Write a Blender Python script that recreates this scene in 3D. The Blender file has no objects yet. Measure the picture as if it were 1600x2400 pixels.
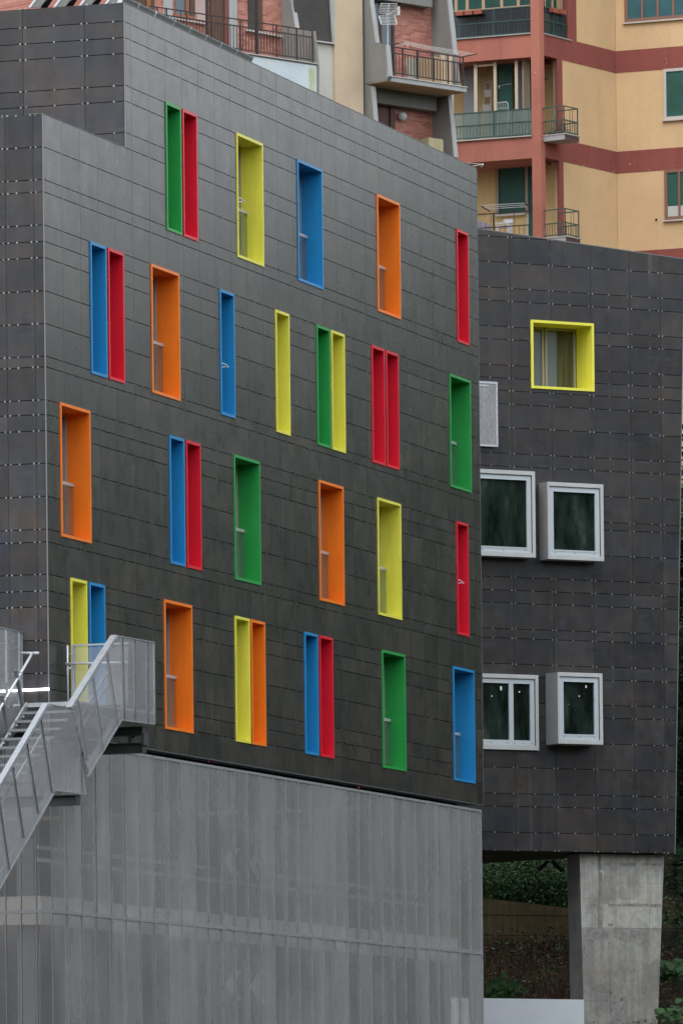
import bpy, bmesh, math, random
from mathutils import Vector, Matrix
R = math.radians
random.seed(7)
scene = bpy.context.scene
COL = scene.collection
# ------------------------------------------------------------------ camera model (measured from the vanishing points)
FPX, CX, CY, ROLL, EYE = 15966.0, 800.0, 2775.16, R(-0.62413), 2.0
CR, SR = math.cos(ROLL), math.sin(ROLL)

def ray(px, py):
    a = (px - CX) / FPX; b = (CY - py) / FPX
    return Vector((a*CR - b*SR, 1.0, a*SR + b*CR))

def at(px, py, D):
    v = ray(px, py) * D; v.z += EYE
    return v

class Fr:
    """vertical plane: u along the wall (to the right), z up, off outwards"""
    def __init__(s, x, y, ang):
        s.O = Vector((x, y, 0)); s.a = ang
        s.d = Vector((math.sin(ang), math.cos(ang), 0)); s.n = Vector((math.cos(ang), -math.sin(ang), 0))
    def pt(s, u, z, off=0.0):
        v = s.O + s.d*u + s.n*off; v.z = z
        return v
    def hit(s, px, py, off=0.0):
        r = ray(px, py); t = (s.O.dot(s.n) + off) / r.dot(s.n)
        v = r*t; v.z += EYE
        return v
    def uz(s, px, py, off=0.0):
        p = s.hit(px, py, off); q = p - s.O
        return q.x*s.d.x + q.y*s.d.y, p.z

def fr_at(px, py, D, deg):
    p = at(px, py, D); return Fr(p.x, p.y, R(deg))
def fr_on(f, px, py, off, deg):
    p = f.hit(px, py, off); return Fr(p.x, p.y, R(deg))

# ------------------------------------------------------------------ mesh builder
class MB:
    def __init__(s): s.v = []; s.f = []; s.m = []; s.t = []
    def add(s, vs, fs, mi=0, tone=0.5):
        b = len(s.v); s.v += [Vector(v) for v in vs]
        for f in fs: s.f.append([b+i for i in f]); s.m.append(mi); s.t.append(tone)
    def box(s, fr, u0, u1, z0, z1, o0, o1, mi=0, tone=0.5):
        if u1 < u0: u0, u1 = u1, u0
        if z1 < z0: z0, z1 = z1, z0
        if o1 < o0: o0, o1 = o1, o0
        vs = [fr.pt(u, z, o) for o in (o1, o0) for u, z in ((u0, z0), (u1, z0), (u1, z1), (u0, z1))]
        s.add(vs, [(0,1,2,3), (7,6,5,4), (0,4,5,1), (1,5,6,2), (2,6,7,3), (3,7,4,0)], mi, tone)
    def prism(s, fr, poly, o0, o1, mi=0, tone=0.5):
        """poly: (u,z) list, extruded between two offsets"""
        if o1 < o0: o0, o1 = o1, o0
        n = len(poly); A = 0
        for i in range(n):
            a, b = poly[i], poly[(i+1) % n]; A += a[0]*b[1]-b[0]*a[1]
        if A < 0: poly = poly[::-1]
        vs = [fr.pt(u, z, o1) for u, z in poly] + [fr.pt(u, z, o0) for u, z in poly]
        fs = [tuple(range(n)), tuple(range(2*n-1, n-1, -1))] + [(i, i+n, (i+1) % n+n, (i+1) % n) for i in range(n)]
        s.add(vs, fs, mi, tone)
    def ppoly(s, fr, px, o0, o1, mi=0, tone=0.5, on=None):
        on = o1 if on is None else on
        s.prism(fr, [fr.uz(x, y, on) for x, y in px], o0, o1, mi, tone)
    def pbox(s, fr, x0, x1, y0, y1, o0, o1, mi=0, tone=0.5):
        """box from two pixel columns / rows read on the outer offset"""
        om = max(o0, o1)
        u0 = fr.uz(x0, (y0+y1)/2, om)[0]; u1 = fr.uz(x1, (y0+y1)/2, om)[0]
        z1 = fr.uz((x0+x1)/2, y0, om)[1]; z0 = fr.uz((x0+x1)/2, y1, om)[1]
        s.box(fr, u0, u1, z0, z1, o0, o1, mi, tone)
    def tube(s, p, q, r, n=8, mi=0, r2=None):
        p = Vector(p); q = Vector(q); r2 = r if r2 is None else r2
        ax = (q-p).normalized(); up = Vector((0,0,1)) if abs(ax.z) < .9 else Vector((1,0,0))
        a = ax.cross(up).normalized(); b = ax.cross(a)
        vs = []
        for c, rr in ((p, r), (q, r2)):
            for i in range(n):
                t = 2*math.pi*i/n; vs.append(c + a*math.cos(t)*rr + b*math.sin(t)*rr)
        fs = [(i, (i+1) % n, (i+1) % n+n, i+n) for i in range(n)] + [tuple(range(n-1, -1, -1)), tuple(range(n, 2*n))]
        s.add(vs, fs, mi)
    def path(s, pts, r, n=8, mi=0):
        for a, b in zip(pts, pts[1:]): s.tube(a, b, r, n, mi)
    def bar(s, p, q, w, h, side, mi=0):
        """rectangular bar p->q; side = unit vector of its width; h vertical-ish"""
        p = Vector(p); q = Vector(q); ax = (q-p).normalized(); sd = Vector(side).normalized(); up = ax.cross(sd).normalized()
        vs = [c + sd*a*w/2 + up*b*h/2 for c in (p, q) for a, b in ((-1,-1), (1,-1), (1,1), (-1,1))]
        s.add(vs, [(3,2,1,0), (4,5,6,7), (0,1,5,4), (1,2,6,5), (2,3,7,6), (3,0,4,7)], mi)
    def build(s, name, mats, parent=None, smooth=False, bevel=0):
        root = parent
        while root is not None and root.parent is not None: root = root.parent
        o0 = root.location.copy() if root is not None else Vector((0,0,0))
        if parent is None and s.v:
            xs = [v.x for v in s.v]; ys = [v.y for v in s.v]; zs = [v.z for v in s.v]
            o0 = Vector(((min(xs)+max(xs))/2, (min(ys)+max(ys))/2, min(zs)))
        me = bpy.data.meshes.new(name)
        me.from_pydata([tuple(v-o0) for v in s.v], [], s.f)
        if not isinstance(mats, (list, tuple)): mats = [mats]
        for m in mats: me.materials.append(m)
        me.polygons.foreach_set('material_index', s.m)
        at_ = me.attributes.new('tone', 'FLOAT', 'FACE'); at_.data.foreach_set('value', s.t)
        bm = bmesh.new(); bm.from_mesh(me); bmesh.ops.recalc_face_normals(bm, faces=bm.faces); bm.to_mesh(me); bm.free()
        if smooth: me.polygons.foreach_set('use_smooth', [True]*len(me.polygons))
        me.update()
        o = bpy.data.objects.new(name, me); COL.objects.link(o)
        if parent is not None: o.parent = parent
        else: o.location = o0
        if bevel:
            b = o.modifiers.new('bevel', 'BEVEL'); b.width = bevel; b.segments = 1; b.limit_method = 'ANGLE'
        return o

def thing(name, label, cat, loc, group=None):
    o = bpy.data.objects.new(name, None); COL.objects.link(o); o.location = loc; o.empty_display_size = .3
    return tag(o, label, cat, group)
def tag(o, label=None, cat=None, group=None, kind=None):
    if label: o['label'] = label
    if cat: o['category'] = cat
    if group: o['group'] = group
    if kind: o['kind'] = kind
    return o

# ------------------------------------------------------------------ materials
def nt(m):
    m.use_nodes = True; return m.node_tree
def N(t, ty, **kw):
    n = t.nodes.new(ty)
    for k, v in kw.items():
        if k.startswith('i_'): n.inputs[k[2:].replace('_', ' ')].default_value = v
        else: setattr(n, k, v)
    return n
def noise(t, scale, detail=4, rough=.6, stretch=None):
    tc = N(t, 'ShaderNodeTexCoord'); mp = N(t, 'ShaderNodeMapping')
    if stretch: mp.inputs['Scale'].default_value = stretch
    t.links.new(tc.outputs['Object'], mp.inputs['Vector'])
    nz = N(t, 'ShaderNodeTexNoise'); nz.inputs['Scale'].default_value = scale; nz.inputs['Detail'].default_value = detail; nz.inputs['Roughness'].default_value = rough
    t.links.new(mp.outputs['Vector'], nz.inputs['Vector'])
    return nz.outputs['Fac']
def ramp(t, src, stops):
    r = N(t, 'ShaderNodeValToRGB'); e = r.color_ramp.elements
    while len(e) < len(stops): e.new(.5)
    for i, (p, c) in enumerate(stops):
        e[i].position = p; e[i].color = (*c, 1) if len(c) == 3 else c
    t.links.new(src, r.inputs['Fac']); return r.outputs['Color']
def g3(v): return (v, v, v)
def mixc(t, fac, a, b, mode='MIX'):
    m = N(t, 'ShaderNodeMix', data_type='RGBA', blend_type=mode)
    for k, v in ((0, fac), (6, a), (7, b)):
        if hasattr(v, 'is_output'): t.links.new(v, m.inputs[k])
        elif k == 0: m.inputs[0].default_value = v
        else: m.inputs[k].default_value = (*v, 1)
    return m.outputs[2]
def mat(name, col, rough=.6, metal=0, var=.0, vs=2.0, stretch=None, var2=0, vs2=20, spec=.5, bump=0, bs=30, col2=None, stops=(.35,.65)):
    m = bpy.data.materials.new(name); t = nt(m); b = t.nodes['Principled BSDF']
    b.inputs['Roughness'].default_value = rough; b.inputs['Metallic'].default_value = metal; b.inputs['Specular IOR Level'].default_value = spec
    b.inputs['Base Color'].default_value = (*col, 1)
    c = None
    if col2 is not None:
        c = ramp(t, noise(t, vs, stretch=stretch), [(stops[0], col), (stops[1], col2)])
    if var:
        f = ramp(t, noise(t, vs*1.7, stretch=stretch), [(.3, g3(1-var)), (.7, g3(1+var*.6))])
        c = mixc(t, 1.0, c if c is not None else col, f, 'MULTIPLY')
    if var2:
        f = ramp(t, noise(t, vs2, 3), [(.3, g3(1-var2)), (.7, g3(1+var2*.6))])
        c = mixc(t, 1.0, c if c is not None else col, f, 'MULTIPLY')
    if c is not None: t.links.new(c, b.inputs['Base Color'])
    if bump:
        bp = N(t, 'ShaderNodeBump'); bp.inputs['Strength'].default_value = bump; bp.inputs['Distance'].default_value = .02
        t.links.new(noise(t, bs), bp.inputs['Height']); t.links.new(bp.outputs['Normal'], b.inputs['Normal'])
    return m

def clad_mat(name, ca, cb, rough, fadd=.5):
    """fibre cement panels: patchy two-tone surface, every panel a little different, faint vertical run marks"""
    m = bpy.data.materials.new(name); t = nt(m); b = t.nodes['Principled BSDF']
    b.inputs['Specular IOR Level'].default_value = fadd
    a = N(t, 'ShaderNodeAttribute', attribute_name='tone')
    base = ramp(t, noise(t, .9, 6, .65, (1,1,1.8)), [(.38, ca), (.62, cb)])
    tn = ramp(t, a.outputs['Fac'], [(0, g3(.74)), (1, g3(1.24))])
    hue = ramp(t, a.outputs['Fac'], [(0, (1.0,1.0,1.06)), (.5, (1,1,1)), (1, (1.07,1.0,.93))])
    c = mixc(t, 1, base, tn, 'MULTIPLY'); c = mixc(t, .8, c, hue, 'MULTIPLY')
    mot = ramp(t, noise(t, 4, 3, .55, (1,1,.45)), [(.3, g3(.72)), (.7, g3(1.3))])
    c = mixc(t, .8, c, mot, 'MULTIPLY')
    run = ramp(t, noise(t, 3.2, 3, .6, (2.2,2.2,.07)), [(.60, g3(0)), (.78, g3(1))])
    runm = mixc(t, 1, run, ramp(t, noise(t, .5, 2), [(.42, g3(0)), (.62, g3(.5))]), 'MULTIPLY')
    c = mixc(t, runm, c, (.14,.145,.15))
    blot = ramp(t, noise(t, 1.9, 4, .55, (1,1,3.2)), [(.62, g3(0)), (.72, g3(.28))])
    c = mixc(t, blot, c, (.085,.10,.125))
    t.links.new(c, b.inputs['Base Color'])
    rr = ramp(t, noise(t, 2.5, 4), [(.3, g3(rough*.88)), (.7, g3(rough*1.15))])
    t.links.new(rr, b.inputs['Roughness'])
    return m

def screen_mat(name, col, alpha_lo, alpha_hi, rough=.5, streak=1.0):
    """perforated sheet: partly open, closes up when seen at a glancing angle"""
    m = bpy.data.materials.new(name); t = nt(m); b = t.nodes['Principled BSDF']; out = t.nodes['Material Output']
    b.inputs['Metallic'].default_value = .35; b.inputs['Roughness'].default_value = rough
    c = ramp(t, noise(t, 1.3, 5, .6, (2.5,2.5,.18)), [(.3, tuple(x*(1-.2*streak) for x in col)), (.7, tuple(x*(1+.15*streak) for x in col))])
    a = N(t, 'ShaderNodeAttribute', attribute_name='tone')
    c = mixc(t, 1, c, ramp(t, a.outputs['Fac'], [(0, g3(.87)), (1, g3(1.12))]), 'MULTIPLY')
    c = mixc(t, ramp(t, noise(t, 6, 4, .6, (2.5,2.5,.10)), [(.56, g3(0)), (.72, g3(.55*streak**2))]), c, tuple(x*.55 for x in col))
    c = mixc(t, 1, c, ramp(t, noise(t, .45, 4, .6), [(.35, g3(.86)), (.65, g3(1.1))]), 'MULTIPLY')
    t.links.new(c, b.inputs['Base Color'])
    lw = N(t, 'ShaderNodeLayerWeight'); lw.inputs['Blend'].default_value = .5
    mr = N(t, 'ShaderNodeMapRange'); mr.inputs['From Min'].default_value = .0; mr.inputs['From Max'].default_value = .8
    mr.inputs['To Min'].default_value = alpha_lo; mr.inputs['To Max'].default_value = alpha_hi
    t.links.new(lw.outputs['Facing'], mr.inputs['Value'])
    tr = N(t, 'ShaderNodeBsdfTransparent'); mx = N(t, 'ShaderNodeMixShader')
    t.links.new(mr.outputs['Result'], mx.inputs['Fac']); t.links.new(tr.outputs[0], mx.inputs[1]); t.links.new(b.outputs[0], mx.inputs[2])
    t.links.new(mx.outputs[0], out.inputs['Surface'])
    return m

def glass_mat(name, tint=(.75,.85,.8), trans=.6, body=(.25,.3,.3)):
    """thin sheet of glass: part see-through, part faint body colour, clear reflection"""
    m = bpy.data.materials.new(name); t = nt(m); out = t.nodes['Material Output']; b = t.nodes['Principled BSDF']
    b.inputs['Base Color'].default_value = (*body, 1); b.inputs['Roughness'].default_value = .06
    tr = N(t, 'ShaderNodeBsdfTransparent'); tr.inputs['Color'].default_value = (*tint, 1)
    mx = N(t, 'ShaderNodeMixShader'); mx.inputs['Fac'].default_value = 1-trans
    t.links.new(tr.outputs[0], mx.inputs[1]); t.links.new(b.outputs[0], mx.inputs[2]); t.links.new(mx.outputs[0], out.inputs['Surface'])
    return m

def brick_mat(name, ang):
    m = bpy.data.materials.new(name); t = nt(m); b = t.nodes['Principled BSDF']; b.inputs['Roughness'].default_value = .85
    tc = N(t, 'ShaderNodeTexCoord'); dt = N(t, 'ShaderNodeVectorMath', operation='DOT_PRODUCT'); dt.inputs[1].default_value = (math.sin(ang), math.cos(ang), 0)
    sp = N(t, 'ShaderNodeSeparateXYZ'); cb = N(t, 'ShaderNodeCombineXYZ')
    t.links.new(tc.outputs['Object'], dt.inputs[0]); t.links.new(tc.outputs['Object'], sp.inputs[0])
    t.links.new(dt.outputs['Value'], cb.inputs['X']); t.links.new(sp.outputs['Z'], cb.inputs['Y'])
    br = N(t, 'ShaderNodeTexBrick'); br.inputs['Scale'].default_value = 1
    br.inputs['Brick Width'].default_value = .26; br.inputs['Row Height'].default_value = .075; br.inputs['Mortar Size'].default_value = .006
    br.inputs['Color1'].default_value = (.36,.13,.10,1); br.inputs['Color2'].default_value = (.55,.27,.21,1); br.inputs['Mortar'].default_value = (.42,.30,.26,1)
    br.inputs['Bias'].default_value = -.1
    t.links.new(cb.outputs[0], br.inputs['Vector'])
    f = ramp(t, noise(t, 1.3, 5, .7, (1,1,2.5)), [(.3, (.85,.72,.70)), (.7, (1.2,1.15,1.1))])
    t.links.new(mixc(t, 1, br.outputs['Color'], f, 'MULTIPLY'), b.inputs['Base Color'])
    return m

def shutter_mat(name, ca, cb, pitch=.055, rough=.6):
    m = bpy.data.materials.new(name); t = nt(m); b = t.nodes['Principled BSDF']; b.inputs['Roughness'].default_value = rough
    tc = N(t, 'ShaderNodeTexCoord'); sp = N(t, 'ShaderNodeSeparateXYZ'); t.links.new(tc.outputs['Object'], sp.inputs[0])
    ma = N(t, 'ShaderNodeMath', operation='MULTIPLY'); ma.inputs[1].default_value = 1/pitch; t.links.new(sp.outputs['Z'], ma.inputs[0])
    fr = N(t, 'ShaderNodeMath', operation='FRACT'); t.links.new(ma.outputs[0], fr.inputs[0])
    c = ramp(t, fr.outputs[0], [(.0, cb), (.14, ca), (.85, ca), (1, cb)])
    c = mixc(t, 1, c, ramp(t, noise(t, 2, 3), [(.3, g3(.8)), (.7, g3(1.15))]), 'MULTIPLY')
    t.links.new(c, b.inputs['Base Color'])
    bp = N(t, 'ShaderNodeBump'); bp.inputs['Strength'].default_value = .4; bp.inputs['Distance'].default_value = .01
    t.links.new(fr.outputs[0], bp.inputs['Height']); t.links.new(bp.outputs['Normal'], b.inputs['Normal'])
    return m

def stucco(name, col, stain, sstrength=.5, flake=None, vs=.8):
    m = bpy.data.materials.new(name); t = nt(m); b = t.nodes['Principled BSDF']; b.inputs['Roughness'].default_value = .9; b.inputs['Specular IOR Level'].default_value = .2
    c = ramp(t, noise(t, vs, 6, .6), [(.35, tuple(x*.93 for x in col)), (.65, tuple(min(1, x*1.06) for x in col))])
    run = ramp(t, noise(t, 2.2, 4, .6, (1.4,1.4,.16)), [(.5, g3(0)), (.75, g3(sstrength))])
    c = mixc(t, run, c, stain)
    c = mixc(t, 1, c, ramp(t, noise(t, 14, 4), [(.3, g3(.95)), (.7, g3(1.04))]), 'MULTIPLY')
    if flake:
        fl = mixc(t, 1, ramp(t, noise(t, 6.5, 4, .7), [(.66, g3(0)), (.675, g3(1))]), ramp(t, noise(t, .55, 2), [(.57, g3(0)), (.6, g3(1))]), 'MULTIPLY')
        c = mixc(t, fl, c, flake)
    t.links.new(c, b.inputs['Base Color'])
    return m

def concrete(name, col, dark):
    m = bpy.data.materials.new(name); t = nt(m); b = t.nodes['Principled BSDF']; b.inputs['Roughness'].default_value = .85; b.inputs['Specular IOR Level'].default_value = .3
    c = ramp(t, noise(t, 1.1, 7, .7), [(.32, dark), (.5, col), (.72, tuple(x*1.12 for x in col))])
    run = ramp(t, noise(t, 4.5, 5, .65, (2,2,.10)), [(.42, g3(.0)), (.72, g3(.75))])
    c = mixc(t, run, c, tuple(x*.55 for x in col))
    pit = ramp(t, noise(t, 26, 3, .6), [(.30, g3(.55)), (.36, g3(1))])
    c = mixc(t, 1, c, pit, 'MULTIPLY')
    warm = ramp(t, noise(t, .9, 3, .5, (1,1,2)), [(.5, g3(0)), (.7, g3(.35))])
    c = mixc(t, warm, c, (.33,.27,.20))
    t.links.new(c, b.inputs['Base Color'])
    return m

def emis(name, col, s):
    m = bpy.data.materials.new(name); t = nt(m); b = t.nodes['Principled BSDF']
    b.inputs['Base Color'].default_value = (*col, 1); b.inputs['Emission Color'].default_value = (*col, 1); b.inputs['Emission Strength'].default_value = s
    return m

CLAD = clad_mat('panel_main', (.030,.032,.032), (.047,.042,.037), .29, .74)
CLADS = clad_mat('panel_side', (.034,.038,.048), (.050,.043,.040), .30, .45)
CLADW = clad_mat('panel_wing', (.028,.031,.038), (.042,.037,.034), .30, .45)
DARK = mat('joint_dark', (.008,.008,.008), .9, spec=.1)
INNER = mat('dark_room', (.02,.02,.02), .9, spec=.1)
CAP = mat('metal_trim', (.20,.21,.22), .45, .5)
STUD = mat('steel_clip', (.36,.36,.36), .3, .5)
paint = {}
for k, c in dict(g=(.020,.33,.065), r=(.72,.009,.032), y=(.82,.78,.085), b=(.013,.25,.57), o=(.95,.215,.010)).items():
    paint[k] = mat('paint_'+k, c, .40, var=.09, vs=2.2, stretch=(1.5,1.5,.35), var2=.03, vs2=30, spec=.45)
GREYF = mat('window_frame_grey', (.36,.33,.31), .5)
TAUPE = mat('window_frame_taupe', (.30,.27,.21), .5)
PANE = mat('window_pane', (.36,.38,.38), .05, .6, spec=.8)      # solar-control coated glass
GUARD = glass_mat('guard_glass', (.88,.92,.90), .86, (.30,.32,.31))
RAILM = mat('guard_rail', (.50,.51,.52), .4, .2)
WHITE = mat('white_frame', (.50,.56,.60), .4, var=.03)
WHITE2 = mat('white_cladding', (.50,.52,.52), .5, var=.08, vs=2, stretch=(1,1,.3), var2=.06)
SILL = mat('frame_line', (.10,.09,.09), .7)
STICK = mat('paper_label', (.85,.85,.85), .6)
GALV = mat('galvanised', (.40,.43,.46), .42, .55, var=.12, vs=3, var2=.12, vs2=14)
GALVL = mat('galvanised_light', (.56,.59,.62), .45, .4, var=.08, vs=4)
GALVD = mat('weathered_steel', (.15,.16,.175), .6, .3, var=.2, vs=3)
STEELB = mat('dark_beam', (.055,.058,.062), .55, .2, var=.25, vs=2)
SCREEN = screen_mat('perforated_screen', (.48,.475,.475), .24, .44, streak=.6)
MESHP = screen_mat('perforated_guard', (.52,.535,.56), .19, .35, streak=.25)
CONC = concrete('pillar_concrete', (.43,.43,.40), (.27,.27,.25))
def two_pours(m, zsplit, dark=.70):
    t = m.node_tree; b = t.nodes['Principled BSDF']; src = b.inputs['Base Color'].links[0].from_socket
    tc = N(t, 'ShaderNodeTexCoord'); ge = N(t, 'ShaderNodeNewGeometry'); sp = N(t, 'ShaderNodeSeparateXYZ'); t.links.new(ge.outputs['Position'], sp.inputs[0])
    gt = N(t, 'ShaderNodeMath', operation='GREATER_THAN'); gt.inputs[1].default_value = zsplit; t.links.new(sp.outputs['Z'], gt.inputs[0])
    c = mixc(t, gt.outputs[0], g3(dark), g3(1.0)); c = mixc(t, 1, src, c, 'MULTIPLY')
    # blocky formwork stains
    mp = N(t, 'ShaderNodeMapping'); mp.inputs['Scale'].default_value = (1.3, 1.3, 1.1); t.links.new(tc.outputs['Object'], mp.inputs['Vector'])
    vo = N(t, 'ShaderNodeTexVoronoi', distance='CHEBYCHEV'); vo.inputs['Scale'].default_value = 1.5; t.links.new(mp.outputs['Vector'], vo.inputs['Vector'])
    st = mixc(t, 1, ramp(t, vo.outputs['Color'], [(.35, g3(.72)), (.5, g3(1.05))]), ramp(t, noise(t, 7, 6, .75), [(.35, g3(.70)), (.6, g3(1.12))]), 'MULTIPLY')
    t.links.new(mixc(t, .5, c, mixc(t, 1, c, st, 'MULTIPLY')), b.inputs['Base Color'])
two_pours(CONC, 2.0 + 5.98)
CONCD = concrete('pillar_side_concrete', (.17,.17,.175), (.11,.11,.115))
SLABC = mat('slab_concrete', (.50,.48,.45), .8, var=.15)
INW = mat('garage_wall', (.34,.34,.34), .9, var=.2)
CHEVD = mat('chevron_paint', (.05,.05,.05), .7); CHEVL = mat('chevron_pale', (.40,.40,.39), .7)

# ------------------------------------------------------------------ panelled walls
def sub_holes(rects, holes):
    for h in holes:
        out = []
        for (a, b, c, d) in rects:
            if h[0] >= b or h[1] <= a or h[2] >= d or h[3] <= c: out.append((a, b, c, d)); continue
            if a < h[0]: out.append((a, h[0], c, d))
            if h[1] < b: out.append((h[1], b, c, d))
            l, r = max(a, h[0]), min(b, h[1])
            if c < h[2]: out.append((l, r, c, h[2]))
            if h[3] < d: out.append((l, r, h[3], d))
        rects = out
    return rects
def clip(poly, halfs):
    for (A, B, C) in halfs:      # keep A*u+B*z<=C
        out = []
        for i in range(len(poly)):
            p, q = poly[i], poly[(i+1) % len(poly)]
            dp, dq = A*p[0]+B*p[1]-C, A*q[0]+B*q[1]-C
            if dp <= 0: out.append(p)
            if dp*dq < 0:
                t = dp/(dp-dq); out.append((p[0]+(q[0]-p[0])*t, p[1]+(q[1]-p[1])*t))
        poly = out
        if len(poly) < 3: return None
    return poly
def panels(fr, us, zs, holes, halfs=(), gu=.004, gz=.0072, th=.025, rnd=None):
    """us / zs: joint positions; returns MB for the panels and MB for the dark layer behind"""
    rnd = rnd or random.Random(3)
    P = MB(); B = MB()
    us = sorted(us); zs = sorted(zs)
    for z0, z1 in zip(zs, zs[1:]):
        for u0, u1 in zip(us, us[1:]):
            tone = min(1, max(0, rnd.gauss(.5, .28)))
            for (a, b, c, d) in sub_holes([(u0+gu, u1-gu, z0+gz, z1-gz)], holes):
                if b-a < .004 or d-c < .004: continue
                poly = [(a, c), (b, c), (b, d), (a, d)]
                if halfs: poly = clip(poly, halfs)
                if poly: P.prism(fr, poly, -th, 0, tone=tone)
            for (a, b, c, d) in sub_holes([(u0, u1, z0, z1)], holes):
                poly = [(a, c), (b, c), (b, d), (a, d)]
                if halfs: poly = clip(poly, halfs)
                if poly: B.prism(fr, poly, -th-.012, -th-.006)
    return P, B
def studs(fr, us, zs, holes, halfs=(), w=.030, h=.029, o=.006, skip=0, zr=None):
    M = MB(); rnd = random.Random(5)
    for z in zs:
        for u in us:
            if rnd.random() < skip: continue
            if any(h_[0]-.02 < u < h_[1]+.02 and h_[2]-.02 < z < h_[3]+.02 for h_ in holes): continue
            if halfs and any(A*u+B_*z > C-.02 for A, B_, C in halfs): continue
            k = rnd.uniform(.75, 1.1)
            M.box(fr, u-w/2*k, u+w/2*k, z-h/2*k, z+h/2*k, -.02, o)
    return M

TH = R(18.213)
MF = Fr(-5.21267705, 123.89096159, TH)              # long coloured-window wall
E2 = EYE
ZJ = [z+E2 for z in (8.28,8.76,9.06,9.35,9.95,10.56,10.85,11.15,11.74,11.97,12.57,13.17,13.765,14.06,14.325,14.925,15.12,15.715,16.31,16.915,17.21,17.51,18.11,18.335,18.93,19.53,19.82,20.413,20.71,21.31,21.61,21.907,22.26)]
ROOF1, ROOF0, BOT, UEND, USTEP = 22.26+E2, 19.53+E2, 8.28+E2, 26.93, 4.405
WIN = '''1 g 6.62 7.47|1 r 7.575 8.40|1 y 10.755 12.34|1 b 14.50 16.09|1 o 19.73 21.29|1 r 25.355 26.20
2 b 2.37 3.215|2 r 3.318 4.16|2 o 5.695 7.275|2 b 9.65 10.50|2 y 13.03 13.88|2 g 15.625 16.475|2 y 16.585 17.44|2 r 19.26 20.115|2 r 20.235 21.08|2 g 24.73 26.255
3 o .69 2.26|3 b 6.63 7.46|3 r 7.57 8.405|3 g 10.385 11.945|3 o 15.675 17.255|3 y 19.555 21.14|3 r 25.125 25.96
4 y 1.152 1.99|4 b 2.124 2.948|4 o 6.23 7.81|4 y 10.35 11.21|4 o 11.31 12.155|4 b 14.635 15.475|4 r 15.595 16.45|4 g 19.75 21.33|4 b 24.755 26.295'''
ROWZ = {1:(18.275,20.733), 2:(15.063,17.516), 3:(11.897,14.356), 4:(8.708,11.181)}
wins = []
for ln in WIN.replace('\n', '|').split('|'):
    r_, c_, a, b = ln.split(); z0, z1 = ROWZ[int(r_)]
    wins.append((int(r_), c_, float(a), float(b), z0+E2, z1+E2))
holes = [(a+.02, b-.02, z0+.02, z1-.02) for _, _, a, b, z0, z1 in wins]

bld = thing('office_building', 'dark panel clad building with rows of coloured window boxes above a grey mesh screen base', 'building', MF.pt(0, 0, -6))
us = [k*.9465 for k in range(0, 29)] + [UEND]
us[-2:] = [26.502, UEND]
zlow = [z for z in ZJ if z <= ROOF0+.001]
zup = [z for z in ZJ if z >= ROOF0-.001]
usl = [u for u in us if u < USTEP] + [USTEP]
usr = [USTEP] + [u for u in us if u > USTEP+.2]
# cladding of the front: left low block, right high block (same plane)
def joined(parts):
    P = MB(); B = MB()
    for p, b in parts:
        P.add(p.v, p.f); P.t[-len(p.f):] = p.t; B.add(b.v, b.f)
    return P, B
rnd = random.Random(11)
usl2 = [u for u in us if u < USTEP]; usr2 = [u for u in us if u > USTEP+.3]
parts = [panels(MF, [0]+usl2[1:]+[4.7325]+[u for u in us if u > 4.8], zlow, holes, rnd=rnd), panels(MF, [USTEP, 4.7325]+[u for u in us if u > 4.8], zup, holes, rnd=rnd)]
P, B = joined(parts)
P.build('front_wall', CLAD, bld); B.build('wall_backing', DARK, bld)
jn = [u for u in us[1:-1]]
st = [u-.05 for u in jn]+[u+.05 for u in jn]+[(a+b)/2 for a, b in zip(us, us[1:])]
zz = [z for z in ZJ if BOT+.1 < z < ROOF1-.1]
M = studs(MF, st, [z for z in zz if z < ROOF0], holes, w=.018, h=.014, o=-.001, skip=.3)
M2 = studs(MF, [u for u in st if u > USTEP+.05], [z for z in zz if z >= ROOF0-.01], holes, w=.018, h=.014, o=-.001, skip=.3)
M.add(M2.v, M2.f); M.build('panel_clips', STUD, bld)['kind'] = 'stuff'
# left end walls
LF = Fr(*MF.pt(0, 0).xy, TH+math.pi/2)
UF = Fr(*MF.pt(USTEP, 0).xy, TH+math.pi/2)
lus = [-12.0] + [-.2-.55-1.05*k for k in range(10, -1, -1)] + [-.2, 0]
P, B = panels(LF, lus, zlow, [], rnd=rnd, gu=.003)
P.build('end_wall', CLADS, bld); B.build('wall_backing', DARK, bld)
lst = [u+s for u in lus[1:-1] for s in (-.05, .05)] + [-.53, -1.27, -2.32]
studs(LF, lst, [z for z in zlow if z > BOT+.1]+[ROOF0-.005], []).build('panel_clips', STUD, bld)['kind'] = 'stuff'
uus = [-12.0, -7.25, -6.21, -5.17, -4.13, -3.09, -2.05, -.81, 0]
P, B = panels(UF, uus, [ROOF0-.2, 19.82+E2, 20.413+E2, 20.71+E2, 21.31+E2, 21.61+E2, 21.92+E2, 22.275+E2], [], rnd=rnd, gu=.004)
P.build('end_wall', CLADS, bld); B.build('wall_backing', DARK, bld)
studs(UF, [u+s for u in uus[1:-1] for s in (-.055, .055)]+[-.23, -1.42, -2.6], [z+E2 for z in (19.82,20.413,20.71,21.31,21.61,21.92)]+[22.275+E2], []).build('panel_clips', STUD, bld)['kind'] = 'stuff'
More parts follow.
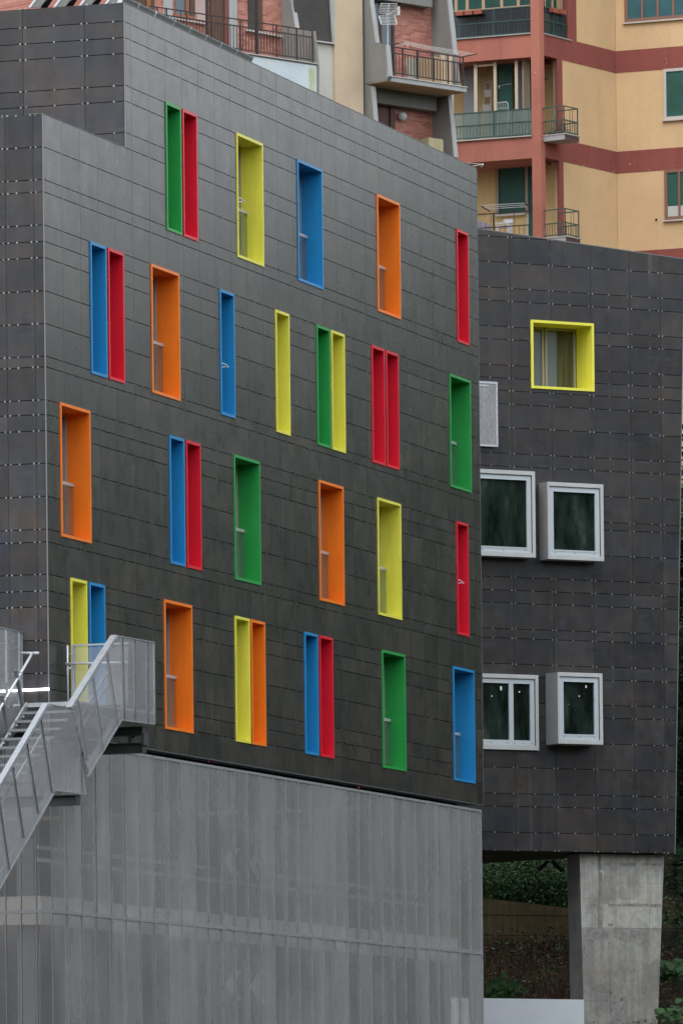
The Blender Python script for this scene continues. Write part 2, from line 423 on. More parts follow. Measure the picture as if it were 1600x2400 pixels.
# body behind the skin (roof slabs, far walls), hollow so the window boxes can sit in it
M = MB()
M.box(MF, .06, USTEP+.3, ROOF0-.35, ROOF0-.05, -12, -.06)
M.box(MF, USTEP+.06, UEND-.02, ROOF1-.9, ROOF1-.6, -12, -.06)
M.box(MF, .06, UEND-.02, BOT+.02, BOT+.25, -12, -.05)
M.box(MF, UEND-.1, UEND-.006, BOT+.25, ROOF1-.02, -12, -.04)
M.box(MF, .06, UEND-.1, BOT+.25, ROOF0-.35, -12, -11.8)
M.box(MF, USTEP+.06, UEND-.1, ROOF0-.35, ROOF1-.02, -12, -11.8)
M.box(MF, USTEP+.06, UEND-.1, ROOF1-.6, ROOF1-.02, -.26, -.05)
M.build('roof_and_floors', STEELB, bld)
M = MB()     # edge trims
M.box(MF, -.012, .003, BOT, ROOF0, -.02, .004)
M.box(MF, -.01, USTEP, ROOF0, ROOF0+.008, -.3, .002)
M.box(MF, USTEP-.01, UEND, ROOF1, ROOF1+.010, -.3, .002)
M.box(MF, USTEP-.008, USTEP+.003, ROOF0+.02, ROOF1, -.02, .006)
M.box(MF, UEND, UEND+.02, BOT, ROOF1, -.3, .004)
M.box(MF, 0, UEND, BOT-.016, BOT, -.3, .002)
M.build('edge_trim', CAP, bld)

def window_box(u0, u1, z0, z1, ck, wide, special):
    pm = paint[ck]; W = .055; DEP = .50
    M = MB()
    M.box(MF, u0, u0+W, z0, z1, -DEP, .022); M.box(MF, u1-W, u1, z0, z1, -DEP, .022)
    M.box(MF, u0+W, u1-W, z1-W, z1, -DEP, .022); M.box(MF, u0+W, u1-W, z0, z0+W, -DEP, .022)
    w = M.build('window', pm, bld)
    names = dict(g='green', r='red', y='yellow', b='blue', o='orange')
    w['label'] = ('wide ' if wide else 'narrow ') + names[ck] + ' window box'
    a, b, c, d = u0+W, u1-W, z0+W, z1-W
    M = MB(); F = .05
    M.box(MF, a, a+F, c, d, -DEP, -.43); M.box(MF, b-F, b, c, d, -DEP, -.43)
    M.box(MF, a+F, b-F, c, c+F, -DEP, -.43); M.box(MF, a+F, b-F, d-F, d, -DEP, -.43)
    M.build('sash', GREYF, w)
    M = MB(); M.box(MF, a+F-.01, b-F+.01, c+F-.01, d-F+.01, -.475, -.46); M.build('pane', PANE, w)
    if wide:
        zr = z0 + 1.085
        M = MB(); M.box(MF, a+.004, b-.004, zr-.03, zr+.03, -.335, -.295); M.build('guard_rail', RAILM, w)
        M = MB(); M.box(MF, a+.01, b-.01, c+.05, zr-.03, -.322, -.308); M.build('guard_glass', GUARD, w)
        M = MB(); M.box(MF, a+.01, b-.01, c, c+.05, -.335, -.295); M.build('guard_channel', RAILM, w)
    if special:
        M = MB(); zr = z0 + special
        p = [MF.pt(a+.02, zr, -.25), MF.pt(a+.35, zr+.02, -.06), MF.pt(a+.55, zr-.03, -.03), MF.pt(a+.12, zr-.06, -.25)]
        M.path([p[0], p[1], p[2], p[3], p[0]], .010, 6)
        M.build('window_stay', mat('white_stay', (.8,.82,.82), .4), w)
    return w
for (r_, ck, a, b, z0, z1) in wins:
    sp = 0
    if ck == 'y' and r_ == 1: sp = 1.20
    if ck == 'b' and r_ == 2 and a > 9: sp = 1.02
    if ck == 'r' and r_ == 3 and a > 20: sp = 1.19
    window_box(a, b, z0, z1, ck, b-a > 1.2, sp)

# base: perforated screen round an open car park
SO = -.03
SF = Fr(*MF.pt(.10, 0, SO).xy, TH)
SEAM = 5.02+E2
def seam_z(u): return SEAM
M = MB(); G = MB(); rnd = random.Random(4)
L_ = 26.68; W_ = .7835; n_ = int(L_/W_)
for k in range(n_+1):
    a, b = k*W_, min(L_, (k+1)*W_)
    if b-a < .1: continue
    for (c, d) in ((0.0, SEAM-.02), (SEAM+.02, 8.165+E2)):
        o = rnd.uniform(-.006, .006)
        M.box(SF, a+.012, b-.012, c, d, o-.004, o, tone=rnd.random())
    if k == 0: continue
    G.box(SF, a-.013, a+.013, 0, 8.165+E2, -.05, .022)
    G.box(SF, a+.013, a+.030, 0, 8.165+E2, -.05, .006, mi=1)
G.box(SF, L_-.03, L_, 0, 8.165+E2, -.3, .03)
G.box(SF, 0, L_, SEAM-.035, SEAM+.035, -.05, .012)
G.box(SF, 0, L_, 8.165+E2-.05, 8.165+E2, -.25, .014)
for k in range(n_+1):
    for z in [1.1*i for i in range(1, 9)]:
        u = k*W_; G.box(SF, u-.012, u+.012, z+.3*(k % 3), z+.02+.3*(k % 3), .02, .034, mi=1)
M.build('mesh_screen', SCREEN, bld)
G.build('screen_frame', [mat('screen_rib', (.37,.385,.40), .45, .4, var=.15, vs=4), GALVD], bld)
SL = Fr(*SF.pt(0, 0).xy, TH+math.pi/2)
M = MB(); G = MB()
for k in range(0, 34):
    a, b = -(k+1)*.30, -k*.30
    for (c, d) in ((0.0, SEAM-.02), (SEAM+.02, 8.165+E2)):
        M.box(SL, a+.01, b-.01, c, d, -.004, 0, tone=rnd.random())
    G.box(SL, b-.014, b+.0, 0, 8.165+E2, -.04, .01)
G.box(SL, -10.2, 0, SEAM-.03, SEAM+.03, -.05, .008)
SCREEN2 = screen_mat('perforated_side', (.32,.32,.33), .20, .40, streak=.3)
M.build('mesh_screen', SCREEN2, bld); G.build('screen_frame', mat('screen_post', (.20,.21,.22), .5, .4), bld)
M = MB()
for z, h in ((4.80+E2, .52), (1.5+E2, .5)):
    M.box(MF, .5, 26.4, z, z+h, -11, -.40)
M.build('garage_slab', SLABC, bld)
M = MB()
for z in (5.95+E2, 6.18+E2, 2.7+E2):
    M.box(MF, .5, 26.4, z, z+.07, -.50, -.43)
M.build('garage_rail', GALV, bld)
M = MB()
M.box(MF, .4, 26.5, 0, 8.2+E2, -11.5, -11.2); M.box(MF, .4, 26.5, -.1, .1, -11.2, -.7)
M.box(MF, 26.4, 26.5, .1, 8.2+E2, -11.2, -1.0)
M.build('garage_wall', INW, bld)
M = MB()
for u in (.7, 3.0, 4.25, 8.9, 9.3, 13.2, 13.6, 17.5, 21.5, 25.9):
    M.box(MF, u, u+.34, .1, 8.2+E2, -.95, -.62)
M.build('garage_column', mat('garage_column_paint', (.14,.14,.15), .7, var=.2), bld)
for (zc) in (6.35, 3.92):   # chevron signs just behind the screen
    M = MB(); h = .29
    u0 = 10.15; zc += E2
    for k in range(4):
        a = u0 + k*.74
        M.prism(MF, [(a, zc), (a+.55, zc+h), (a+.55+.42, zc+h), (a+.42, zc)], -.22, -.20, mi=k % 2)
        M.prism(MF, [(a, zc), (a+.42, zc), (a+.42+.55, zc-h), (a+.55, zc-h)], -.22, -.20, mi=k % 2)
    M.build('chevron_sign', [CHEVL, CHEVD], bld)
M = MB()
for x, y in ((487,1784),(838,1845)):
    c = MF.hit(x, y, -.08); M.tube(c-Vector((0,0,.03)), c+Vector((0,0,.05)), .035, 10)
M.build('marker_lamp', mat('red_lens', (.35,.02,.015), .3), bld)
# dark recess strip and small red lamps between wall and screen
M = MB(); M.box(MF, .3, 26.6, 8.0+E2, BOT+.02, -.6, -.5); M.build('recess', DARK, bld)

# ------------------------------------------------------------------ solar collectors on the roof
SOLB = mat('collector_back', (.20,.21,.20), .6, .1, var=.1); SOLF = mat('collector_frame', (.62,.64,.66), .35, .5)
def collector(u0, u1, lab, endcap):
    t = thing('solar_collector', lab, 'solar panel', MF.pt((u0+u1)/2, ROOF1-.6, -.5), 'solar collectors along the roof edge')
    top = (-.030, ROOF1+.135); bot = (-.55, ROOF1-.93)
    PF = Fr(*MF.pt(u0, 0, 0).xy, TH+math.pi/2)
    ax = Vector((top[0]-bot[0], top[1]-bot[1])).normalized(); nn = Vector((-ax.y, ax.x))*.075
    pts = [(top[0], top[1]), (top[0]+nn.x, top[1]+nn.y), (bot[0]+nn.x, bot[1]+nn.y), (bot[0], bot[1])]
    def slab(M, a, b, pp, mi=0):
        vs = [MF.pt(a, z, o) for o, z in pp] + [MF.pt(b, z, o) for o, z in pp]
        M.add(vs, [(0,1,2,3), (7,6,5,4), (0,4,5,1), (1,5,6,2), (2,6,7,3), (3,7,4,0)], mi)
    M = MB(); slab(M, u0+.02, u1-.02, pts); M.build('back_sheet', SOLB, t)
    M = MB()
    e = .004; pe = [(top[0]+e, top[1]+e), (top[0]+nn.x-e, top[1]+nn.y+e), (bot[0]+nn.x-e, bot[1]+nn.y-e), (bot[0]+e, bot[1]-e)]
    slab(M, u0, u0+.02, pe); slab(M, u1-.02, u1, pe)
    q = [(top[0]+.003, top[1]+.008), (top[0]+nn.x, top[1]+nn.y+.008), (top[0]+nn.x-ax.x*.02, top[1]+nn.y-ax.y*.02), (top[0]-ax.x*.02+.003, top[1]-ax.y*.02)]
    slab(M, u0+.02, u1-.02, q)
    M.build('frame', SOLF, t)
    M = MB(); c = MF.pt(u0, top[1]-.05, top[0]-.06)
    if endcap:
        M.tube(MF.pt(u0-.03, top[1]-.02, top[0]-.055), MF.pt(u0+.01, top[1]-.02, top[0]-.055), .022, 10); M.build('pipe_end', DARK, t)
    return t
x0 = [MF.uz(x, y)[0] for x, y in ((371,46),(414,66),(451,84),(488,102),(524,118),(560,134),(598,150))]
words = ['with the round pipe end, first of the long roof edge row', 'second of the long roof edge row', 'third of the long roof edge row', 'fourth of the long roof edge row', 'fifth of the long roof edge row', 'last and lowest in view of the long roof edge row']
for i in range(6): collector(x0[i]+.02, x0[i+1]-.005, 'tilted solar collector '+words[i], i == 0)
x1 = [4.45, 5.32, 6.25]
for i in range(2): collector(x1[i]+.02, x1[i+1]-.01, 'tilted solar collector of the short roof row, '+('at the roof corner' if i == 0 else 'next to the gap'), False)
for k in range(4):   # collectors along the end wall
    xx = 66+k*57.5
    t = thing('solar_collector', 'tilted solar collector above the dark end wall, '+['leftmost of four', 'second from the left', 'third from the left', 'nearest the roof corner'][k], 'solar panel', UF.hit(xx, 15, -.2), 'solar collectors above the end wall')
    M = MB(); M.ppoly(UF, [(xx+6,16),(xx+30,-16),(xx+52,-16),(xx+28,16)], -.34, -.30); M.build('back_sheet', SOLB, t)
    M = MB(); M.ppoly(UF, [(xx,16),(xx+24,-16),(xx+30,-16),(xx+6,16)], -.34, -.29); M.build('frame', SOLF, t)
    M = MB(); M.ppoly(UF, [(xx+29,16),(xx+50,-8),(xx+54,-8),(xx+38,16)], -.5, -.36); M.build('support', DARK, t)

# ------------------------------------------------------------------ wing on the concrete pillar
WF = Fr(3.42111943, 158.93393329, R(60.144))
wz = [z+E2 for z in (7.742,8.174,8.782,9.084,9.694,10.30,10.912,11.214,11.81,12.116,12.718,12.94,13.542,13.844,14.150,14.748,15.352,15.537,16.145,16.743,17.046,17.651,18.20,18.513,18.805,19.105,19.71,20.012,20.612,20.915,21.515,22.11,22.9)]
wu = [-3.4,-2.35,-1.28,-.205,.865,1.9765,3.077,4.161,5.02,6.0]
# outline: sloping top and leaning right edge
def half(p, q):      # keep the side to the right of p->q
    A, B_ = -(q[1]-p[1]), (q[0]-p[0]); return (A, B_, A*p[0]+B_*p[1])
tl, tr = (-3.4, 22.48+E2), (5.69, 21.876+E2); br = (5.251, 7.738+E2)
halfs = [half(tl, tr), half((5.70, 21.9+E2), br)]
wbox = [('yellow', 1.408, 3.145, 18.604+E2, 20.211+E2), ('a', -.40, 1.285, 14.592+E2, 16.610+E2), ('b', 1.60, 3.14, 14.573+E2, 16.381+E2), ('c', -.45, 1.475, 10.102+E2, 11.867+E2), ('d', 1.722, 2.958, 10.24+E2, 11.915+E2)]
wh = [(a+.02, b-.02, c+.02, d-.02) for _, a, b, c, d in wbox]
wing = thing('building_wing', 'dark panelled wing with leaning right edge and white box windows, carried on a concrete pillar', 'building', WF.pt(2, 0, -1))
P, B = panels(WF, wu, wz, wh, halfs, rnd=random.Random(21), gu=.003)
P.build('front_wall', CLADW, wing); B.build('wall_backing', DARK, wing)
wst = [u+s for u in wu[1:-1] for s in (-.05, .05)] + [.29, 1.402, 2.495, 3.58, 4.72]
studs(WF, [u for u in wst], [z for z in wz if z > 7.8+E2]+[7.755+E2], wh, halfs, w=.030, h=.028).build('panel_clips', STUD, wing)['kind'] = 'stuff'
# body behind the skin (wedge-shaped plan, open only where the skin closes it)
zb = 7.76+E2
fA, fB, fC, fD = WF.pt(-3.4, zb, -.045), WF.pt(5.22, zb, -.045), Vector((7.50, 161.95, zb)), Vector((-3.5, 172.2, zb))
gA, gB, gC, gD = WF.pt(-3.4, 22.4+E2, -.045), WF.pt(5.66, 21.82+E2, -.045), Vector((7.80, 162.25, 21.7+E2)), Vector((-3.5, 172.2, 22.3+E2))
M = MB(); M.add([fA, fB, fC, fD, gA, gB, gC, gD], [(0,1,2,3), (4,5,6,7), (1,2,6,5), (2,3,7,6), (3,0,4,7)])
M.build('rear_walls', STEELB, wing)
M = MB()   # underside and roof lip joining the skin to the body
M.box(WF, -3.4, 5.20, zb-.012, zb+.02, -1.0, -.05); M.build('soffit', STEELB, wing)
M = MB(); 
def edge(fr, p, q, w, o0_, o1_, M):
    dx, dz = q[0]-p[0], q[1]-p[1]; l = math.hypot(dx, dz); nx, nz = -dz/l*w, dx/l*w
    M.prism(fr, [p, q, (q[0]+nx, q[1]+nz), (p[0]+nx, p[1]+nz)], o0_, o1_)
edge(WF, (5.255, 7.738+E2), (5.695, 21.876+E2), -.022, -.05, .008, M)
M.prism(WF, [(-3.4,22.48+E2),(5.69,21.876+E2),(5.69,21.895+E2),(-3.4,22.50+E2)], -.4, .004)
M.build('edge_trim', CAP, wing)
# concrete pillar (tapering downwards)
def lerp(a, b, t): return a+(b-a)*t
def pil(z):
    t = (z-(3.714+E2))/(7.702-3.714)
    return lerp(2.863, 2.796, t), lerp(4.925, 5.150, t)
zt = 7.72+E2
M = MB(); a0, b0 = pil(-1.0); a1, b1 = pil(zt)
for mi, (o0_, o1_) in enumerate(((-.302, -.30),)):
    pass
vs = [WF.pt(a0, -1, -.3), WF.pt(b0, -1, -.3), WF.pt(b1, zt, -.3), WF.pt(a1, zt, -.3), WF.pt(a0, -1, -.88), WF.pt(b0, -1, -.88), WF.pt(b1, zt, -.88), WF.pt(a1, zt, -.88)]
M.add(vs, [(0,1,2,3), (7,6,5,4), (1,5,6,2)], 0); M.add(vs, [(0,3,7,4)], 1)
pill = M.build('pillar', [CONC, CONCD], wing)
M = MB()
for x, y in ((1390.5,2025),(1532.5,2028.5),(1392.5,2122),(1534.8,2124.5),(1428.3,2211.5),(1505.8,2213),(1431,2328),(1508.3,2329)):
    u, z = WF.uz(x, y, -.3); M.tube(WF.pt(u, z, -.31), WF.pt(u, z, -.297), .014, 10)
M.build('formwork_hole', DARK, pill)
M = MB()
for (p, q, w) in (((1344+20,2106),(1478,2108),.004), ((1400,2175.5),(1549,2178),.008), ((1362,2346),(1428,2347),.006), ((1520,2071),(1552,2071.5),.005), ((1404,1999+5),(1401,2178),.012), ((1523,2071),(1522,2178),.006), ((1428,2180),(1430,2400),.006), ((1503,2180),(1507,2400),.007)):
    a, b = WF.uz(*p, -.3), WF.uz(*q, -.3); edge(WF, a, b, w, -.305, -.2985, M)
M.build('formwork_seam', mat('seam_stain', (.12,.12,.11), .9), pill)
STAINM = mat('concrete_stain', (.24,.24,.225), .9, var=.35, vs=5, var2=.2)
for (x0_, x1_, y0_, y1_) in ((1425,1456,2119.5,2125),(1458,1520,2118.5,2126),(1523,1549,2119,2127),(1400,1408,2004,2040),(1403,1410,2045,2120),(1401,1411,2125,2174),(1420,1428,2022,2029),(1455,1490,2023,2030),(1505,1548,2024,2029),(1477,1500,2182,2202),(1451,1464,2186,2204),(1373,1425,2181,2203),(1424,1436,2165,2172),(1433,1470,2330,2400),(1373,1426,2330,2333)):
    M = MB(); M.ppoly(WF, [(x0_,y0_),(x1_,y0_+.4),(x1_+.5,y1_+.4),(x0_+.5,y1_)], -.3005, -.2992); M.build('stain', STAINM, pill)
M = MB(); M.box(WF, a1-.03, b1-.2, zt-.002, zt+.03, -.9, -.32); M.build('bearing', DARK, wing)
M = MB(); M.tube(at(1285,2018,166), at(1262,2040,166), .05, 6); M.tube(at(1293,2018,166), at(1318,2042,166), .06, 6); M.build('brace', DARK, wing)

# yellow deep window
def yellow_window():
    _, a, b, c, d = wbox[0]; W = .062
    M = MB()
    M.box(WF, a, a+W, c, d, -.72, .03); M.box(WF, b-W, b, c, d, -.72, .03); M.box(WF, a+W, b-W, d-W, d, -.72, .03); M.box(WF, a+W, b-W, c, c+W, -.72, .03)
    w = M.build('window', paint['y'], wing); w['label'] = 'deep yellow square window'
    a, b, c, d = a+W, b-W, c+W, d-W; o = -.66
    um = WF.uz(1276, 830, o)[0]
    M = MB()
    for (p, q) in ((a, um-.012), (um+.012, b-.02)):
        F = .062
        M.box(WF, p, p+F, c, d, -.72, o); M.box(WF, q-F, q, c, d, -.72, o); M.box(WF, p+F, q-F, c, c+F, -.72, o); M.box(WF, p+F, q-F, d-F, d, -.72, o)
    M.build('sash', TAUPE, w)
    M = MB(); M.box(WF, um-.012, um+.012, c, d, -.72, o-.02); M.box(WF, b-.02, b, c, d, -.72, o-.01); M.build('sash_gap', DARK, w)
    M = MB(); M.box(WF, a+.03, b-.03, c+.03, d-.03, -.715, -.70); M.build('pane', mat('pale_pane', (.15,.18,.22), .06, spec=.6), w)
    M = MB(); uc = WF.uz(1304, 830, -.70)[0]; n = 26; L = b-.09-uc
    vs = []
    for i in range(n+1):
        u = uc + L*i/n; oo = -.694 + .006*math.sin(i*1.25)
        vs += [WF.pt(u, c+.06, oo), WF.pt(u, d-.06, oo)]
    M.add(vs, [(2*i, 2*i+2, 2*i+3, 2*i+1) for i in range(n)])
    M.build('curtain', mat('olive_curtain', (.085,.085,.035), .8, var=.5, vs=5, stretch=(1.6,1.6,.1)), w)
yellow_window()
CHEEKM = mat('grey_cheek', (.33,.33,.345), .45, .2, var=.06, vs=2)  # box sides in a darker grey than the white front
def white_box(key, a, b, c, d, proj, mull, stickers):
    M = MB(); B_ = -.35
    t = .085
    fd = .05
    M.box(WF, a, a+t*.55, c, d, B_, proj); M.box(WF, b-t, b, c, d, B_, proj)
    M.box(WF, a+t*.55, b-t, d-t*1.1, d, B_, proj); M.box(WF, a+t*.55, b-t, c, c+t*1.25, B_, proj)
    w = M.build('window', WHITE2, wing, bevel=.004)
    w['label'] = {'a':'tall white box window beside the building corner', 'b':'white box window sticking out to its right', 'c':'wide white window flush in the wall', 'd':'small deep white box window'}[key]
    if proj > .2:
        M = MB(); M.box(WF, a-.004, a, c+.002, d-.002, -.03, proj-.012); M.build('cheek', CHEEKM, w)
    p, q, r, s = a+t*.55, b-t-.012, c+t*1.25+.004, d-t*1.1-.012
    M = MB(); F = .118; o1 = proj-.03; o0_ = proj-.10
    spans = [(p, q)] if not mull else [(p, mull), (mull, q)]
    for (x, y) in spans:
        fx = .055 if x == mull else F; fy = .065 if y == mull else F
        M.box(WF, x, x+fx, r, s, o0_, o1); M.box(WF, y-fy, y, r, s, o0_, o1)
        M.box(WF, x+fx, y-fy, r, r+F, o0_, o1); M.box(WF, x+fx, y-fy, s-F*.9, s, o0_, o1)
    M.build('sash', WHITE, w, bevel=.004)
    M = MB()
    for (x, y) in spans:
        f = F-.03
        if mull: continue
        M.box(WF, x+f, x+F+.004, r+f, s-f, o1-.001, o1+.008); M.box(WF, y-F-.004, y-f, r+f, s-f, o1-.001, o1+.008)
        M.box(WF, x+F+.004, y-F-.004, r+f, r+F+.004, o1-.001, o1+.008); M.box(WF, x+F+.004, y-F-.004, s-F*.9-.004, s-f, o1-.001, o1+.008)
    M.build('glazing_bead', WHITE, w)
    M = MB()
    M.box(WF, p, b-t, s, s+.012, o0_, proj-.012); M.box(WF, q, q+.012, r, s, o0_, proj-.012)
    for (x, y) in spans:
        for k in (.12, .5, .88):
            uu = lerp(x, y, k); M.box(WF, uu-.018, uu+.018, r+.045, r+.058, o1, o1+.003)
    M.build('drain_slot', SILL, w)
    M = MB()
    for (x, y) in spans: M.box(WF, x+.05, y-.05, r+F-.005, s-F*.9+.005, o0_+.01, o0_+.03)
    M.build('pane', BOXPANE, w)
    M = MB()      # room curtain behind
    if stickers:
        for (x, y, sw, sh) in stickers:
            u, z = WF.uz(x, y, o0_+.032); M.box(WF, u-sw/2, u+sw/2, z-sh/2, z+sh/2, o0_+.03, o0_+.033)
        M.build('sticker', STICK, w)
# dark glass; green tree reflections and pale curtain tones painted into its colour
BOXPANE = bpy.data.materials.new('box_pane'); t_ = nt(BOXPANE); b_ = t_.nodes['Principled BSDF']
b_.inputs['Roughness'].default_value = .04; b_.inputs['Specular IOR Level'].default_value = .35
c_ = ramp(t_, noise(t_, 1.4, 4, .6, (1.6,1.6,.5)), [(.40, (.004,.008,.007)), (.50, (.012,.022,.018)), (.60,(.020,.034,.028)), (.66, (.045,.062,.05))])
t_.links.new(c_, b_.inputs['Base Color'])
pr = [.34, .38, .08, .54]
st_c = [(1152,1631.8,.03,.03), (1173.5,1613.5,.05,.09), (1216.7,1622,.035,.035)]
st_d = [(1373,1609.5,.035,.06), (1356.8,1632,.03,.03), (1331.8,1651,.012,.012)]
mc = WF.uz(1198.5, 1660, .05)[0]
white_box('a', *wbox[1][1:], pr[0], None, None)
white_box('b', *wbox[2][1:], pr[1], None, None)
white_box('c', *wbox[3][1:], pr[2], mc, st_c)
white_box('d', *wbox[4][1:], pr[3], None, st_d)
M = MB()
a, b, c, d = -.30, .429, 17.174+E2, 18.692+E2
M.box(WF, a, b, c, d, .002, .10)
v = M.build('vent_cover', mat('vent_sheet', (.33,.34,.35), .45, .5, var=.2, vs=3, stretch=(3,3,.3), var2=.2, vs2=18), wing, bevel=.006)
M = MB(); M.box(WF, a, b, d-.05, d-.002, .10, .108); M.box(WF, b-.05, b-.002, c, d-.05, .10, .108); M.box(WF, a, b-.05, c, c+.04, .10, .108); M.box(WF, -.1, .19, d-.12, d-.09, .10, .11)
M.build('vent_rim', GALVL, v)
M = MB()
for k in range(9): M.box(WF, b-.035, b-.015, c+.05+k*.17, c+.07+k*.17, .108, .114)
M.build('rivet', STUD, v)

# ------------------------------------------------------------------ outside steel stair
S1 = fr_at(275, 1600, 123.3, 22.0)                 # plane of the outer guard
WST = 1.12
stair = thing('fire_stair', 'galvanised steel outside stair with mesh guards climbing past the dark wall', 'stair', S1.pt(0, 0, -.5))
def s2(px, py, off=-WST): return S1.uz(px, py, off)
A_ = lambda l, off=0: [S1.uz(x, y, off) for x, y in l]
guards = [ # lower flight, half landing, upper flight, top landing
 [(-60,1944.5),(114.8,1651),(131.6,1852),(126,1862),(5,2079),(-60,2190)],
 [(115.6,1650.5),(173.7,1660.5),(203.6,1862.5),(131.6,1852)],
 [(167.9,1659),(275.3,1491),(285.8,1688),(242,1761.6),(210.5,1817.5),(203.6,1862.5)][:5],
 [(277,1490),(361.6,1505.2),(363.4,1697.5),(286,1687.8)]]
guards[2] = [(167.9,1659),(275.3,1491),(285.8,1688),(242,1761.6),(207,1822)]
for i, g in enumerate(guards):
    M = MB(); o = .015 if i in (2,) else 0.0
    M.prism(S1, A_(g), o-.003, o); M.build('mesh_guard', MESHP, stair)
def pbar(p, q, w, o0_, o1_, M, fr=S1, mi=0):
    edge2(fr, fr.uz(*p, o1_), fr.uz(*q, o1_), w, o0_, o1_, M, mi)
def edge2(fr, p, q, w, o0_, o1_, M, mi=0):
    dx, dz = q[0]-p[0], q[1]-p[1]; l = math.hypot(dx, dz); nx, nz = -dz/l*w/2, dx/l*w/2
    M.prism(fr, [(p[0]+nx, p[1]+nz), (q[0]+nx, q[1]+nz), (q[0]-nx, q[1]-nz), (p[0]-nx, p[1]-nz)], o0_, o1_, mi)
M = MB()   # top rails (light flat bars)
pbar((-60,1946), (113.5,1651.5), .055, -.08, .03, M); pbar((168.5,1660), (274.5,1491), .055, -.08, .045, M)
M.build('top_rail', GALV, stair)
M = MB()
pbar((277,1490.5), (361.6,1505.6), .018, -.03, .012, M); pbar((116,1651), (173.7,1661), .018, -.03, .012, M)
pbar((286,1688), (363.3,1697.8), .02, -.02, .014, M); pbar((131.6,1853), (203.6,1862.5), .02, -.02, .014, M)
pbar((286,1689), (207,1822), .02, -.02, .02, M); pbar((127,1861), (-60,2192), .02, -.02, .012, M)
pbar((362.2,1505.5), (363.9,1697.5), .022, -.02, .014, M)
M.build('guard_edge', GALV, stair)
M = MB()   # dark seams / uprights of the guards
for p, q in (((185,1643),(205,1783)), ((220,1588),(243,1761)), ((253,1530),(278,1702)),
             ((98,1686),(124,1858)), ((65,1742),(92,1908)), ((32,1798),(58,1965)), ((-1,1866),(24,2040)),
             ((318,1500),(319.5,1692)), ((348,1504),(349.5,1695)), ((289,1493),(294,1688)), ((189,1685),(195,1861))):
    M = MB(); pbar(p, q, .016, -.04, .018, M); M.build('guard_upright', GALVD, stair)
M = MB()   # inner stringer and outer stringer of the upper flight
def inner(px, py, o=-WST): return S1.uz(px, py, o)
edge2(S1, inner(64,1655), inner(-14,1788), .15, -WST-.02, -WST+.02, M)
edge2(S1, S1.uz(282,1668,-.06), S1.uz(206,1800,-.06), .13, -.09, -.06, M)
edge2(S1, S1.uz(128,1842,-.06), S1.uz(-30,2110,-.06), .13, -.09, -.06, M)
edge2(S1, S1.uz(262,1560,-.10), S1.uz(176,1700,-.10), .035, -.12, -.09, M); edge2(S1, S1.uz(256,1600,-.10), S1.uz(180,1724,-.10), .035, -.12, -.09, M)
edge2(S1, S1.uz(100,1720,-.10), S1.uz(0,1890,-.10), .035, -.12, -.09, M)
M.build('stringer', GALV, stair)
TREADM = mat('tread_steel', (.20,.22,.24), .5, .5, var=.1); u0_, z0_ = inner(60, 1648.5); RUN, RISE = .285, .1725
for k in range(1, 22):
    if k < 9: u, z = u0_ - RUN*k + .05, z0_ - RISE*k
    else: u, z = u0_ - RUN*8 - 1.35 - RUN*(k-9), z0_ - RISE*9 - RISE*(k-9)
    M = MB()
    M.box(S1, u, u+.26, z-.012, z, -WST, -.07); M.box(S1, u-.004, u+.02, z-.045, z, -WST+.02, -.075)
    M.box(S1, u+.02, u+.05, z-.10, z-.012, -WST+.02, -WST+.07, mi=1)
    M.build('tread', [TREADM, GALV], stair)
M = MB()   # landings
uB = S1.uz(363, 1600)[0]
M.box(S1, u0_+.02, uB, z0_-.05, z0_-.01, -WST-.25, -.02); M.box(S1, u0_, u0_+.04, z0_-.075, z0_, -WST-.02, -.05)
uE = u0_ - RUN*8
M.box(S1, uE-1.1, uE+.05, z0_-RISE*9-.05, z0_-RISE*9-.01, -WST-.1, -.02)
M.build('landing', GALV, stair)
M = MB()
edge2(S1, inner(60,1651), inner(60.5,1700), .0001, -WST, -WST+.001, M)
M = MB()   # carrying beams, square to the wall
def ibeam(M, u, zt_, h, oa, ob):
    fl = .11
    M.box(S1, u-.09, u+.09, zt_-.018, zt_, oa, ob); M.box(S1, u-.09, u+.09, zt_-h, zt_-h+.018, oa, ob)
    M.box(S1, u-.008, u+.008, zt_-h+.018, zt_-.018, oa, ob); M.box(S1, u-.09, u+.09, zt_-h, zt_, ob, ob+.012)
ub = S1.uz(343, 1735, -.10)[0]
zt1 = S1.uz(343, 1703, -.1)[1]; zt2 = S1.uz(343, 1741, -.1)[1]
ibeam(M, ub, zt1, .17, -2.8, -.15); ibeam(M, ub, zt2, .19, -2.8, -.15); M.box(S1, ub-.09, ub+.09, zt2-.02, zt1-.15, -1.5, -1.42); M.box(S1, ub-.09, ub+.09, zt2, zt1-.15, -.42, -.36)
M.box(S1, ub-.12, ub+.12, zt2-.05, zt1-.13, -.15, -.10)
M.build('support_beam', STEELB, stair); M = MB()
uc_ = S1.uz(184, 1875, -.08)[0]; zc_ = S1.uz(184, 1863, -.08)[1]
ibeam(M, uc_, zc_, .19, -2.3, -.10)
M.build('support_beam', STEELB, stair)
